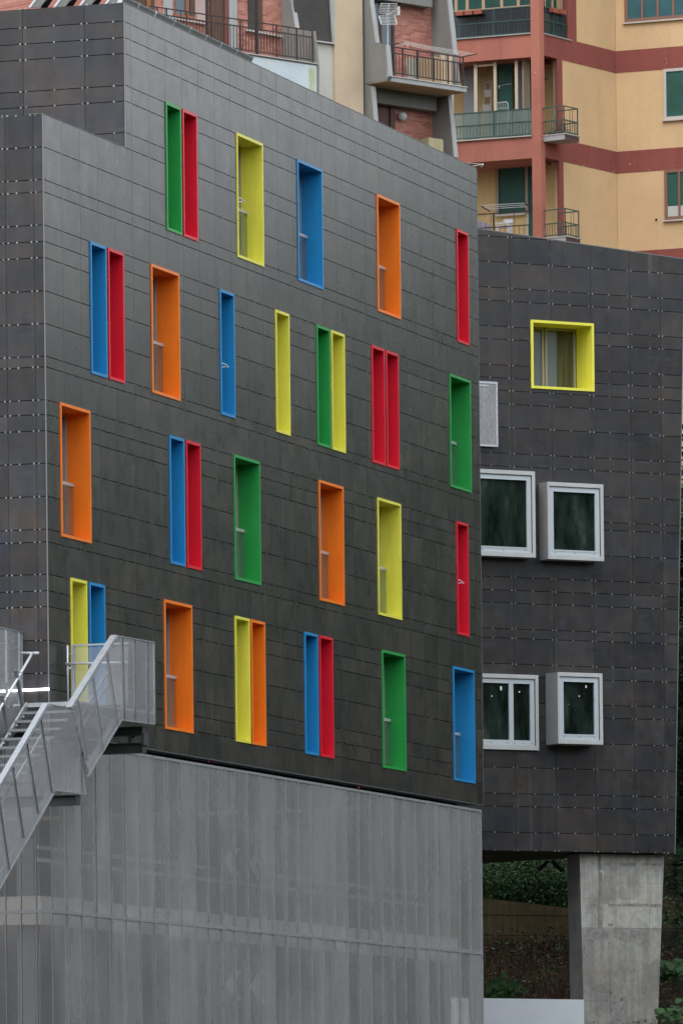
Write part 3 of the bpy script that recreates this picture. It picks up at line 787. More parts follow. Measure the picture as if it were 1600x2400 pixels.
# inner handrail with leaning posts
M = MB()
hp = [S1.hit(-20, 1699, -WST-.05), S1.hit(0, 1662, -WST-.05), S1.hit(76, 1530.5, -WST-.05), S1.hit(90, 1531, -WST+.10)]
M.path(hp, .024, 10); M.tube(S1.hit(50, 1530.5, -WST-.35), S1.hit(90, 1531.5, -WST+.10), .024, 10)
M.build('handrail', GALVL, stair, smooth=True)
M = MB()
for (x0_, y0_, x1_, y1_) in ((38,1571,57,1670), (5,1630,22,1731)):
    edge2(S1, S1.uz(x0_, y0_, -WST-.05), S1.uz(x1_, y1_, -WST-.05), .055, -WST-.09, -WST-.03, M)
    M.tube(S1.hit(x0_+4, y0_+6, -WST-.03), S1.hit(x0_+12, y0_+5, -WST+.0), .008, 6)
M.build('handrail_post', GALVD, stair)
# guard on the far side at the left
M = MB(); M.prism(S1, A_([(-30,1463),(53.3,1482),(54.3,1660),(8,1745),(-30,1810)], -1.9), -1.903, -1.9); M.build('mesh_guard', MESHP, stair)
M = MB(); pbar((-30,1463.5), (53.3,1482.5), .02, -1.92, -1.885, M); pbar((53.3,1482.5), (54.3,1662), .02, -1.92, -1.885, M)
pbar((18,1475), (18.5,1600), .05, -1.95, -1.905, M); pbar((48,1481), (49,1660), .03, -1.95, -1.905, M)
pbar((-10,1506), (43,1517), .02, -1.97, -1.95, M)
M.build('guard_edge', GALV, stair)
# rear guard facing the viewer, at the top landing
SB = fr_on(S1, 200, 1600, -WST+.05, 106)
SB = fr_at(157, 1600, 124.5, 108)
B2 = lambda l: [SB.uz(x, y) for x, y in l]
M = MB(); M.prism(SB, B2([(169,1517),(300,1514),(300,1652),(169,1652)]), -.003, 0); M.build('mesh_guard', MESHP, stair)
M = MB()
for p, q, w in (((168,1513),(300,1508),.035), ((171,1515),(171.5,1650),.055)): pbar(p, q, w, -.04, .02, M, SB)
pbar((168,1569.5), (300,1568), .006, 0, .006, M, SB)
M.build('guard_edge', GALV, stair)
M = MB()
M.tube(SB.hit(158,1513,.05), SB.hit(159.5,1645,.05), .019, 10); M.tube(SB.hit(153.5,1556,.10), SB.hit(300,1553,.10), .021, 10)
for y in (1533, 1641): M.tube(SB.hit(159,y,.05), SB.hit(165,y,.0), .008, 6)
M.tube(SB.hit(158,1566,.05), SB.hit(170,1567,.0), .022, 8)
M.build('handrail', GALVL, stair, smooth=True)
# fluorescent tubes low on the end wall
TUBE = emis('lit_tube', (1.0,.97,.98), 4.0)
for i, (xa, xb) in enumerate(((-25,11.5), (20.5,45), (53,90.5), (93,115))):
    p, q = LF.hit(xa, 1621.6-.045*(xa+25), .08), LF.hit(xb, 1621.6-.045*(xb+25), .08)
    M = MB(); M.tube(p, q, .022, 10)
    t = M.build('fluorescent_lamp', TUBE, None, smooth=True)
    tag(t, ['lit white tube lamp on the dark end wall, leftmost of the line', 'lit white tube lamp on the end wall behind the stair handrail', 'lit white tube lamp on the end wall right of the handrail post', 'short lit white tube lamp on the end wall beside the building corner'][i], 'lamp', 'tube lamps along the end wall')

# ------------------------------------------------------------------ white wall in front, retaining wall behind
M = MB(); QF = fr_at(1250, 2370, 157.0, 82)
M.prism(QF, [QF.uz(1050,2339.5), QF.uz(1368,2344), (QF.uz(1368,2344)[0], 0), (QF.uz(1050,2344)[0], 0)], -.3, 0)
w = M.build('garden_wall', mat('white_render', (.56,.60,.65), .7, var=.05, vs=1.5)); tag(w, 'smooth pale blue-white low wall in front of the pillar foot', 'wall')
RF = fr_at(1230, 2150, 172.0, 86)
M = MB()
tp = [RF.uz(x, y) for x, y in ((900,2078),(1133,2106),(1240,2118),(1330,2129),(1480,2146))]
for (p, q) in zip(tp, tp[1:]):
    M.prism(RF, [(p[0], 2), (q[0], 2), q, p], -.4, 0)
rw = thing('retaining_wall', 'stained ochre concrete retaining wall under the raised wing', 'wall', RF.pt(0, 2, 0))
M.build('wall', concrete('ochre_concrete', (.20,.16,.085), (.13,.10,.05)), rw)
M = MB()
for y in (2146.5, 2194): edge(RF, RF.uz(1100, y-.6), RF.uz(1345, y+2.4), .02, -.01, .003, M)
for x in (1132,1158,1190,1223,1247,1293): M.pbox(RF, x-1.0, x+1.0, 2146, 2151, -.01, .006)
for x in (1156,1222): M.pbox(RF, x-.5, x+.5, 2195, 2215, -.01, .004)
M.build('joint', mat('wall_joint', (.035,.028,.02), .9), rw)

# ------------------------------------------------------------------ grey apartment block (upper middle)
GA = fr_at(906.4, 187.3, 200.0, 46)
BRICK = brick_mat('brick', GA.a)
GREYP = stucco('grey_plaster', (.235,.235,.22), (.15,.15,.14), .35)
GREYE = stucco('grey_edge', (.40,.41,.41), (.26,.27,.26), .3)
BEIGE = stucco('beige_plaster', (.62,.49,.35), (.45,.36,.27), .3)
CREAM = stucco('cream_plaster', (.56,.55,.49), (.42,.41,.36), .25)
PALEB = stucco('pale_fascia', (.58,.66,.70), (.50,.55,.30), .22)
RAILD = mat('dark_railing', (.035,.022,.022), .6); RAILG = mat('green_railing', (.035,.09,.08), .5)
BROWNW = mat('brown_wood', (.10,.05,.03), .6, var=.3, vs=3, stretch=(3,3,.3))
ORW = mat('varnished_frame', (.28,.10,.035), .5)
SHUTB = shutter_mat('dark_blind', (.055,.05,.045), (.016,.014,.013), .07)
SHUTR = shutter_mat('red_brown_shutter', (.13,.055,.05), (.05,.02,.02), .085)
SHUTG = shutter_mat('green_shutter', (.018,.105,.082), (.008,.05,.04), .05)
SHUTT = shutter_mat('teal_blind', (.03,.13,.15), (.015,.07,.085), .05)
GLB = mat('blue_grey_glass', (.09,.12,.15), .15); MARB = mat('marble_sill', (.52,.50,.46), .5)
G = thing('apartment_building', 'grey and cream apartment block with brick balcony bays and leaning concrete fins', 'building', GA.pt(0, 12, -2))
HILLZ = 12.0
def colbox(fr, x0, x1, o0_, o1_, z0, z1, m, parent, name='wall', y=100):
    M = MB(); u0 = fr.uz(x0, y, o1_)[0]; u1 = fr.uz(x1, y, o1_)[0]
    M.box(fr, u0, u1, z0, z1, o0_, o1_); return M.build(name, m, parent)
GT = 45.0   # top of the blocks, above the picture
colbox(GA, 300, 1046, -9, -1.45, HILLZ, GT, BRICK, G, 'brick_wall')
colbox(GA, 783.5, 850, -1.44, -.88, HILLZ, GT, BEIGE, G)
colbox(GA, 694, 783.5, -1.44, -.95, HILLZ, GA.uz(740, 97, -.95)[1], CREAM, G)
def on(fr, off, x0, x1, y0, y1, th, m, parent, name, M=None, slope=None):
    """piece on a wall at depth off, th proud of it; slope follows the wall's own horizontals"""
    M = MB(); M.pbox(fr, x0, x1, y0, y1, off, off+th); return M.build(name, m, parent)
# fins
def fin(fr, px, thick, name='fin'):
    M = MB(); poly = [fr.uz(x, y) for x, y in px]
    M.prism(fr, poly, -thick, 0); o = M.build(name, [GREYP], G)
    return o
GP1 = fr_on(GA, 906.4, 187.3, 0, 136)
fin(GP1, [(838,-60),(863,-60),(867,0),(881,99.5),(905,102.5),(911,177),(906.4,187.3),(838,197)], .13, 'bay_end_wall')
fin(GP1, [(838,196),(871,200),(877,283),(884,380),(893,470),(838,470)], .13, 'bay_end_wall')
GP2 = fr_on(GA, 1093, 213.5, 0, 136)
fin(GP2, [(1008,-60),(1042,-60),(1050,0),(1063.5,127),(1063.5,128),(1074,216),(1008,225)], .14)
fin(GP2, [(1005,214),(1049,219),(1064,370),(1070,430),(1005,430)], .14)
GP0 = fr_on(GA, 741, 150, 0, 136)
fin(GP0, [(648,-60),(676,-60),(682,0),(694,67),(700,66),(733,71),(741,150),(741,236),(648,236)], .12)
# pale edges of the fins
def finedge(fr, p, q, w, thick):
    M = MB(); a, b = fr.uz(*p), fr.uz(*q); edge2(fr, a, b, w, -thick-.012, .012, M); M.build('fin_edge', GREYE, G)
finedge(GP1, (863,-30), (881,99), .035, .13); finedge(GP1, (905,104), (911,178), .05, .13); finedge(GP1, (871,202), (880,320), .04, .13)
finedge(GP2, (1046,-30), (1063,127), .05, .14); finedge(GP2, (1049,222), (1064,368), .05, .14)
finedge(GP0, (678,-30), (693,66), .05, .12)
# right balcony: slab, fascia, floor
M = MB(); uL, uR = GA.uz(906.4,187.3)[0], GA.uz(1093,213.5)[0]
zs = GA.uz(906.4,187.3)[1]; zs2 = GA.uz(1093,213.5)[1]; zt_ = GA.uz(911,177.5)[1]
M.box(GA, uL+.02, uR, zs, zt_, -1.44, 0); sb = M.build('balcony_slab', GREYE, G)
M = MB(); M.box(GA, uL, uR+.02, zt_, zt_+.025, -.20, .03); M.build('slab_coping', MARB, sb)
M = MB(); M.box(GA, uL+.01, uR-.01, zs-.012, zs-.002, -1.44, -.01); M.build('soffit', BEIGE, sb)
# lintel beam under it (over the lower bay)
M = MB(); zb1 = GA.uz(950,257,-1.1)[1]; M.box(GA, GA.uz(870,200,-1.1)[0], GA.uz(1023,240,-1.1)[0], GA.uz(960,241+8,-1.1)[1]-.02, zs-.02, -1.44, -1.1)
lb = M.build('lintel', GREYP, G)
M = MB(); M.box(GA, GA.uz(870,0,-1.1)[0], GA.uz(1013,10,-1.1)[0], GA.uz(960,0,-1.1)[1]-.10, GT-1, -1.44, -1.1); M.build('lintel', GREYP, G)
# bay windows, doors
on(GA, -1.45, 872, 924, -40, 176, .05, GLB, G, 'glazed_door')
on(GA, -1.40, 890, 895, -40, 130, .03, BROWNW, G, 'door_frame'); on(GA, -1.40, 920, 925, -40, 178, .05, BROWNW, G, 'door_frame')
on(GA, -1.45, 868, 918, 247, 330, .05, SHUTR, G, 'shutter'); on(GA, -1.42, 916, 926, 249, 345, .08, BROWNW, G, 'shutter_frame')
on(GA, -.95, 690, 780.5, -40, 96.5, .03, SHUTB, G, 'roller_blind')
M = MB(); M.ppoly(GA, [(694,66.5),(735,72),(785.5,99.5),(785.5,102.5),(736,95.5)][2:]+[(736,92.5)], -.94, -.84, on=-.84); M.build('sill', MARB, G)
M = MB(); M.ppoly(GA, [(772,-40),(784,-40),(784,99),(781,98)], -.93, -.86); M.build('reveal', GREYE, G)
# left bay
on(GA, -1.45, 300, 362, -40, 40, .05, BROWNW, G, 'door'); on(GA, -1.40, 345, 353, -40, 30, .05, ORW, G, 'door_frame')
on(GA, -1.45, 384, 404, -40, 60, .04, GREYE, G, 'pilaster')
w1 = on(GA, -1.45, 411, 456, -40, 37, .03, GLB, G, 'window')
on(GA, -1.42, 436, 443, -40, 37, .04, ORW, w1, 'frame'); on(GA, -1.42, 409, 456, 34, 40, .05, ORW, w1, 'sill'); on(GA, -1.42, 446, 456, -40, 38, .03, BROWNW, w1, 'frame')
on(GA, -1.45, 457, 489, -40, 46, .04, stucco('pink_plaster', (.50,.38,.35), (.4,.3,.28), .3), G, 'panel')
on(GA, -1.45, 494, 530, -40, 118, .05, BROWNW, G, 'door'); on(GA, -1.42, 528, 536, -40, 118, .07, mat('red_frame', (.20,.06,.05), .6), G, 'door_frame')
on(GA, -1.45, 538, 556, -40, 130, .12, GREYE, G, 'pilaster')
w2 = on(GA, -1.45, 583, 612, -40, 69, .04, SHUTB, G, 'roller_blind'); on(GA, -1.41, 606, 615, -40, 71, .03, BROWNW, w2, 'frame')
on(GA, -1.45, 582, 660, 68, 71.5, .14, MARB, G, 'sill') if False else None
M = MB(); M.ppoly(GA, [(582,67),(663,82),(663,86),(582,71)], -1.45, -1.30); M.build('sill', MARB, G)
M = MB(); M.ppoly(GA, [(404,39),(490,54),(490,57),(404,42)], -1.45, -1.33); M.build('sill', MARB, G)
# left balcony slab with the pale fascia
M = MB(); uLL = GA.uz(340,60)[0]; uRR = GA.uz(741,150)[0]; zf = GA.uz(741,149.5)[1]
M.box(GA, uLL, uRR, zf-1.25, zf-.05, -.25, 0); fa = M.build('balcony_fascia', PALEB, G)
M = MB(); M.box(GA, uLL, uRR, zf-.05, zf, -1.44, -.005); M.build('floor', GREYP, fa); M = MB(); M.box(GA, uLL, uRR+.03, zf, zf+.025, -.2, .04); M.build('coping', MARB, fa)
GREENST = mat('algae_stain', (.40,.46,.20), .9, col2=(.55,.62,.55), vs=3)
M = MB(); M.box(GA, uRR-.30, uRR-.05, zf-1.2, zf-.12, .001, .004); M.build('stain', GREENST, fa)

def railing(name, fr, u0, u1, z0, h, m, parent, off=-.04, bars=.12, posts=(), rails=(1.0,), br=.008, pr=.016, rr=.016, pw=None):
    M = MB()
    for f in rails: M.box(fr, u0, u1, z0+h*f-rr, z0+h*f+rr, off-rr, off+rr)
    n = max(1, int(round((u1-u0)/bars))); lo = z0+h*rails[-1] if len(rails) > 1 else z0+.05; hi = z0+h*rails[1] if len(rails) > 2 else z0+h
    for i in range(1, n):
        u = lerp(u0, u1, i/n); M.box(fr, u-br, u+br, lo, hi, off-br, off+br)
    for i in range(0, n+1, 5):
        u = lerp(u0, u1, i/n); M.box(fr, u-br, u+br, lo, z0+h, off-br, off+br)
    for u in posts: M.box(fr, u-pr, u+pr, z0, z0+h+.01, off-pr, off+pr)
    return M.build(name, m, parent)
hb = GA.uz(911,106.5)[1] - zt_
pu_ = [GA.uz(x, 150)[0] for x in (910.5, 946, 981, 1017, 1051.5, 1087)]
railing('railing', GA, pu_[0], pu_[-1], zt_, hb, RAILD, G, posts=pu_, rails=(1.0,.80,.14))
PG2 = fr_on(GA, 1089, 205, 0, 136)
hb2 = GA.uz(734.5,70.5)[1] - zf
pv = [GA.uz(x, 70)[0] for x in (371,393,440,565.5,650,697,734)]
railing('railing', GA, pv[0]-.3, pv[-1], zf, hb2, RAILD, G, posts=pv, rails=(1.0,.80,.12))
M = MB()
for x in (489.5, 606): u = GA.uz(x, 90)[0]; M.box(GA, u-.035, u+.035, zf-.1, zf+4, -.10, -.03)
M.build('awning_post', RAILD, G)
# globe lamp
M = MB(); c = GA.hit(943, 272.5, -1.30); rr_ = .135
bm = bmesh.new(); bmesh.ops.create_uvsphere(bm, u_segments=20, v_segments=12, radius=rr_)
M.add([v.co + c for v in bm.verts], [[v.index for v in f.verts] for f in bm.faces]); bm.free()
lg = M.build('wall_lamp', mat('opal_globe', (.62,.63,.68), .25), G, smooth=True)
M = MB(); M.tube(GA.hit(937,275,-1.45), GA.hit(942,274,-1.34), .05, 10); M.build('lamp_holder', DARK, lg)
M = MB(); M.tube(GA.hit(934,4,-1.45), GA.hit(936,3,-1.2), .07, 10); M.build('wall_lamp', DARK, G)
# cabinet on the lower balcony
cb = thing('cabinet', 'wooden cupboard with cream doors standing on the lower grey balcony', 'cabinet', GA.hit(1010, 380, -.7))
M = MB(); M.pbox(GA, 1003, 1038.5, 323.5, 420, -.9, -.5); M.build('doors', mat('cream_doors', (.42,.36,.20), .5, var=.25, vs=6, stretch=(3,3,.05)), cb)
CF = fr_on(GA, 1003, 340, -.5, 136)
M = MB(); M.ppoly(CF, [(980.5,322.5),(1003,319.5),(1003,425),(980.5,425)], -.02, 0); M.build('side_panel', mat('brown_board', (.14,.06,.04), .5), cb)
# things on the upper right balcony
cr = thing('wicker_screen', 'pale wooden folding screens leaning inside the grey balcony railing', 'screen', GA.hit(1000, 200, -.5))
WOODP = mat('pale_slats', (.45,.31,.18), .7, var=.2, vs=5, stretch=(5,5,.1))
M = MB(); M.pbox(GA, 956, 985, 137, 190, -.5, -.45); M.build('panel', mat('grey_slats', (.40,.38,.33), .7), cr)
M = MB(); M.pbox(GA, 978, 1012, 136, 196, -.42, -.38); M.pbox(GA, 1012, 1034, 132, 198, -.45, -.41); M.build('panel', WOODP, cr)
M = MB(); M.pbox(GA, 1034, 1060, 128, 204, -.5, -.46); M.build('panel', mat('light_board', (.60,.44,.30), .7), cr)
# aerial
an = thing('tv_aerial', 'white grid television aerial on a thin mast fixed to the grey balcony', 'antenna', GA.hit(908, 178, -.02))
AF = GA; AW = mat('aerial_white', (.62,.64,.64), .4, .2)
M = MB(); M.tube(AF.hit(908,180,.02), AF.hit(908.5,50,.02), .016, 8); M.build('mast', GALVL, an)
def grid(x0, x1, y0, y1, skew, rows):
    M = MB()
    for i in range(rows):
        t = i/(rows-1); y = lerp(y0, y1, t); k = skew*(math.sin(t*math.pi/2) if skew < 0 else t)
        o_ = .12*(1-t) if skew < 0 else .12*t
        M.tube(AF.hit(x0+k, y, .08+o_), AF.hit(x1+k, y+1, .08+o_), .009, 6)
    for x in (x0, x1):
        pts = []
        for i in range(rows):
            t = i/(rows-1); k = skew*(math.sin(t*math.pi/2) if skew < 0 else t); o_ = .12*(1-t) if skew < 0 else .12*t
            pts.append(AF.hit(x+k, lerp(y0, y1, t), .08+o_))
        M.path(pts, .015, 6)
    M.path([AF.hit((x0+x1)/2, y0, .1), AF.hit((x0+x1)/2+skew*.6, y1, .1)], .012, 6)
    return M
g1 = grid(892.5, 930, 7, 30, -3.5, 7).build('reflector_grid', AW, an); grid(888, 925, 36, 56, 5, 7).build('reflector_grid', AW, an)
M = MB(); M.tube(AF.hit(908,34,.06), AF.hit(932,18,.45), .012, 6); M.tube(AF.hit(908,34,.06), AF.hit(936,34.5,.45), .010, 6); M.tube(AF.hit(932,18,.45), AF.hit(936,34,.45), .010, 6)
for k in range(4): M.tube(AF.hit(914+5*k,31-3*k,.2+.06*k), AF.hit(918+5*k,34.5,.2+.06*k), .007, 6)
M.box(AF, AF.uz(932,20,.45)[0], AF.uz(935,20,.45)[0], AF.uz(932,34,.45)[1], AF.uz(932,14,.45)[1], .42, .48)
M.tube(AF.hit(904,33,.02), AF.hit(912,33,.10), .03, 8)
M.build('dipole_arm', AW, an)
# drying lines of the grey balcony
dr = thing('clothes_rack', 'folding clothes lines sticking out over the right end of the grey balcony railing', 'clothes rack', GA.hit(1085, 132, 0))
M = MB(); M.tube(GA.hit(901,106,-.1), GA.hit(947,98,-.1), .02, 6); M.tube(GA.hit(1080,133,-.1), GA.hit(1117,125,.35), .018, 6); M.build('arm', RAILD, dr)
M = MB()
for k in range(4): M.tube(GA.hit(930+6*k,101-1.2*k,-.1+.12*k), GA.hit(1086+9*k,130-1.5*k,-.1+.12*k), .007, 5)
M.build('line', mat('plastic_line', (.62,.60,.56), .5), dr)
M = MB()
for x, y in ((950,107),(963,108),(1013,121),(1018,122)): M.pbox(GA, x-.8, x+.8, y-2.5, y+2, -.06, -.03)
M.build('peg', mat('red_peg', (.5,.03,.05), .5), dr)

# ------------------------------------------------------------------ pink and yellow apartment block (upper right)
KD = 215.0
KL = fr_at(1266.6, 300, KD, 112.5)          # face towards the viewer's left, u<0 to the left
KR = Fr(KL.O.x, KL.O.y, R(34))              # flank running back to the inner corner
pk = KR.hit(1443.2, 200)
KS = Fr(pk.x, pk.y, R(112.5))               # wall coming forward again, to the right
YEL = stucco('yellow_plaster', (.66,.47,.27), (.58,.38,.20), .35, vs=.45)
YELL = stucco('loggia_plaster', (.66,.50,.25), (.55,.40,.2), .2)
PINK = stucco('pink_plaster_beam', (.43,.17,.125), (.30,.10,.08), .5, flake=(.62,.50,.42))
PINKD = stucco('red_plaster_band', (.27,.085,.072), (.20,.055,.05), .5, flake=(.58,.45,.38))
FRB = mat('aluminium_bronze', (.42,.30,.19), .5); FRC = mat('cream_frame', (.55,.47,.34), .5); BRN = mat('brown_window_frame', (.23,.12,.085), .5)
K = thing('apartment_building', 'yellow apartment block with pink columns and bands, green shutters and loggias', 'building', KL.pt(0, 12, -3))
zK = lambda fr, x, y: fr.uz(x, y)[1]
# levels read from the corner column
b1t, b1b = zK(KL,1245,78), zK(KL,1246,132); b2t, b2b = zK(KL,1247,318.5), zK(KL,1247,369.5)
bb1t, bb1b = zK(KR,1443,119.2), zK(KR,1443,170.2); bb2t, bb2b = zK(KR,1443.4,354.6), zK(KR,1443.5,405.3)
b3t = zK(KL, 1247, 318.5) - (b1t-b2t); b3b = b2b - (b1b-b2b)
KG = 10.0; uK0 = -6.5; uc = zK and KR.uz(1443.2,200)[0]
DEPR = 1.7
ce = KL.uz(1245, 250)[0]; cr_ = KR.uz(1276, 250)[0]
M = MB(); M.box(KL, ce, 0, KG, GT, -.34, 0)
M.box(KR, .01, cr_, KG, GT, -.30, -.002); M.build('column', PINK, K)
M = MB()
for zt1_, zb1_ in ((b1t, b1b), (b2t, b2b), (b3t, b3b), (b1t+(b1t-b2t), b1b+(b1t-b2t))):
    M.box(KL, uK0, ce, zb1_, zt1_, -DEPR-.3, -.02)
M.build('beam', PINK, K)
M = MB()   # loggia back and end walls
M.box(KL, uK0, .25, KG, GT, -DEPR-.3, -DEPR); M.build('wall', YELL, K)
# flank: bands and wall
up = KR.uz(1321, 480)[0]; up0 = KR.uz(1311, 480)[0]; upu = KR.uz(1350.5, 60)[0]; upu0 = KR.uz(1330, 60)[0]; upm0 = KR.uz(1306,200)[0]
M = MB()
for a, b in ((bb1t, bb1b), (bb2t, bb2b), (bb2t-(bb1t-bb2t), bb2b-(bb1t-bb2t))):
    M.box(KR, cr_, uc+.3, b, a, -.35, .0)
    M.box(KS, .0, 12, b, a, -.3, .012)
M.build('band', PINKD, K)
zt4 = bb1t+(bb1t-bb2t)
M = MB(); M.box(KR, up0, up, KG, bb2b, -.08, -.001); M.box(KR, upm0, up, bb2t, bb1b, -.08, -.001); M.box(KR, upu0, upu, bb1t, zt4, -.35, -.001); M.build('pier', PINKD, K)
M = MB()
M.box(KR, up, uc+.3, KG, bb2b, -.35, -.012); M.box(KR, up, uc+.3, bb2t, bb1b, -.35, -.012); M.box(KR, upu, uc+.3, bb1t, GT, -.35, -.012)
M.box(KS, .0, 12, KG, GT, -.3, -.002)
M.build('wall', YEL, K)
ns = dict(parent=K)
M = MB(); M.box(KL, -8, 0, GT-.3, GT, -12, 0); M.box(KR, 0, uc+6, GT-.3, GT-.01, -12, 0); M.box(KS, 0, 12, GT-.3, GT-.02, -12, 0); M.box(KS, 11.7, 12, KG, GT-.3, -12, -.3); M.build('roof', CONCD, K)
# windows of the right wall
def kwin(fr, x0, x1, y0, y1, frm, shut, muls, sillm, off=0.0, fw=.09, dep=.05):
    w = MB(); u0, u1 = fr.uz(x0, (y0+y1)/2)[0], fr.uz(x1, (y0+y1)/2)[0]; z1 = fr.uz(x0, y0)[1]; z0 = fr.uz(x0, y1)[1]
    w.box(fr, u0, u0+fw, z0, z1, 0, dep); w.box(fr, u1-fw, u1, z0, z1, 0, dep); w.box(fr, u0+fw, u1-fw, z1-fw, z1, 0, dep); w.box(fr, u0+fw, u1-fw, z0, z0+fw, 0, dep)
    for m_ in muls: uu = lerp(u0, u1, m_); w.box(fr, uu-fw*.35, uu+fw*.35, z0+fw, z1-fw, 0, dep)
    o = w.build('window', frm, K)
    w = MB(); w.box(fr, u0+fw*.5, u1-fw*.5, z0+fw*.5, z1-fw*.5, .002, dep*.3); w.build('shutter', shut, o)
    w = MB(); w.box(fr, u0-.05, u1+.05, z0-.05, z0-.005, 0, dep+.05); w.build('sill', sillm, o)
    return o, u0, u1, z0, z1
us_ = KS.uz(1463.5, 50)[0]
kwin(KS, 1463.5, 1630, -46, 52.5, BRN, SHUTT, (.25,.47,.69,.86), MARB, fw=.11)
kwin(KS, 1555.5, 1640, 161.5, 280.5, MARB, SHUTG, (), MARB, fw=.09)
o, a_, b2_, c2_, d2_ = kwin(KS, 1557.5, 1640, 398, 516, BRN, SHUTG, (.42,), MARB, fw=.10)
M = MB(); M.box(KS, a_+.09, b2_-.09, c2_+.11, c2_+.11+.33, .016, .02); M.build('net_curtain', mat('white_net', (.5,.52,.5), .8), o)
M = MB(); u, z = KS.uz(1538, 514); M.tube(KS.pt(u, z, 0), KS.pt(u, z, .05), .03, 8); M.build('wall_outlet', DARK, K)
# --- loggia fittings
def bx(fr, x0, x1, y0, y1, o0_, o1_, m, name, parent=K):
    M = MB(); M.pbox(fr, x0, x1, y0, y1, o0_, o1_); return M.build(name, m, parent)
zf2 = b1t; zf1 = b2t; zf0 = b3t
# upper loggia (glazed above, screened rail below)
def horiz(fr, u0, u1, z0, z1, o0_, o1_, m, name, parent=K):
    M = MB(); M.box(fr, u0, u1, z0, z1, o0_, o1_); return M.build(name, m, parent)
uA = KL.uz(1061, 60)[0]
horiz(KL, uK0, ce, b1t, b1t+.03, -DEPR, .04, GREYE, 'floor_edge')
MESHG = glass_mat('rail_screen_dark', (.35,.42,.44), .35, (.05,.065,.075)); MESHG2 = glass_mat('rail_screen_green', (.78,.84,.82), .58, (.26,.33,.31))
h1 = zK(KL,1245,12.5) - b1t
horiz(KL, uK0, ce, b1t+.06, b1t+h1, -.05, -.04, MESHG, 'rail_screen')
pz = [KL.uz(x, 50)[0] for x in (1062, 1155)]
railing('railing', KL, uK0, ce, b1t, h1, RAILG, K, posts=pz, rails=(1.0,.53,.06), bars=.11, br=.005)
M = MB()
for x in (1062, 1088, 1126, 1169, 1208, 1243): u = KL.uz(x, 0)[0]; M.box(KL, u-.045, u+.045, b1t+h1-.02, b1t+2.75, -.28, -.22)
M.box(KL, uK0, ce, b1t+h1+.02, b1t+h1+.08, -.285, -.215)
M.build('glazing_frame', FRB, K)
horiz(KL, uK0, ce, b1t+.5, b1t+2.7, -.62, -.58, SHUTG, 'shutter')
horiz(KL, uK0, ce, b1t+.06, b1t+.5, -.62, -.58, DARK, 'parapet_shade_sheet')  # near-black sheet put in as the shade behind the rail
for i, x in enumerate((1079, 1100, 1122)):
    t = MB(); u = KL.uz(x, 30)[0]; zz_ = KL.uz(x, 32-.1*(x-1079))[1]
    t.box(KL, u-.13, u+.13, zz_-.07, zz_+.07, -.02, .12); o = t.build('flower_box', mat('terracotta%d' % i, (.30,.08,.05), .7), None)
    tag(o, ['red-brown flower box on the upper loggia rail, nearest the grey block', 'red-brown flower box on the upper loggia rail, middle of three', 'red-brown flower box on the upper loggia rail, nearest the pink column'][i], 'flower box', 'flower boxes hung on the upper loggia rail')
horiz(KL, KL.uz(1070,40)[0], KL.uz(1136,40)[0], KL.uz(1079,38.5)[1], KL.uz(1079,36.5)[1], -.02, .13, DARK, 'box_bracket')
# flank side of the upper loggia
u1r = KR.uz(1331, 60)[0]
hz = lambda x, y: KR.uz(x, y)[1]
M = MB(); M.box(KR, cr_, u1r+.2, b1t, b1t+.03, -.6, .03); M.build('floor_edge', GREYE, K)
horiz(KR, cr_, upu0, b1t+.05, b1t+h1, -.06, -.05, MESHG, 'rail_screen')
railing('railing', KR, cr_, upu0, b1t, h1, RAILG, K, posts=[KR.uz(1298,60)[0]], rails=(1.0,.53,.06), bars=.11, br=.005)
M = MB()
for x in (1286, 1304, 1325): u = KR.uz(x, 5)[0]; M.box(KR, u-.03, u+.03, b1t+h1, b1t+2.7, -.2, -.14)
M.build('glazing_frame', FRB, K)
horiz(KR, cr_-.02, upu0+.02, b1t+.03, b1t+2.75, -.42, -.40, SHUTG, 'shutter')
for i, x in enumerate((1294, 1313)):
    t = MB(); u = KR.uz(x, 25)[0]; zz_ = KR.uz(x, 24+.2*(x-1294))[1]
    t.box(KR, u-.16, u+.16, zz_-.07, zz_+.07, -.02, .12); o = t.build('flower_box', bpy.data.materials['terracotta0'], None)
    tag(o, ['red-brown flower box on the upper flank rail, next to the corner column', 'red-brown flower box on the upper flank rail, farther from the column'][i], 'flower box', 'flower boxes hung on the flank rail')
# middle loggia
horiz(KL, uK0, ce, b2t, b2t+.035, -DEPR, .05, MARB, 'floor_edge')
h2 = zK(KL,1247,252.5) - b2t
horiz(KL, uK0, ce, b2t+.10, b2t+h2, -.05, -.04, MESHG2, 'rail_screen')
railing('railing', KL, uK0, ce, b2t, h2, RAILG, K, posts=[KL.uz(x,290)[0] for x in (1061.5,1156,1246)], rails=(1.0,.55,.10), bars=.11, br=.006, pr=.025)
M = MB()
zc1 = b1b-.02
for x, w_ in ((1052,.05),(1107.5,.055),(1153,.045),(1203,.045),(1243,.02)): u = KL.uz(x, 200)[0]; M.box(KL, u-w_, u+w_, b2t+.9, zc1, -.30, -.24)
M.box(KL, KL.uz(1112,200)[0], KL.uz(1151,200)[0], zc1-.12, zc1-.06, -.29, -.25)
M.build('glazing_frame', FRC, K)
bx(KL, 1165, 1201, 148, 330, -1.0, -.95, SHUTG, 'shutter'); bx(KL, 1156, 1165, 148, 330, -.98, -.90, TAUPE, 'shutter_frame')
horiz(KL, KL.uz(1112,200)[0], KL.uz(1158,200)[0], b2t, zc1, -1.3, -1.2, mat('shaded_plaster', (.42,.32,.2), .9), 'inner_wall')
horiz(KL, KL.uz(1062,200)[0], KL.uz(1094,200)[0], b2t, zc1, -1.0, -.9, mat('grey_door', (.20,.22,.24), .6), 'door')
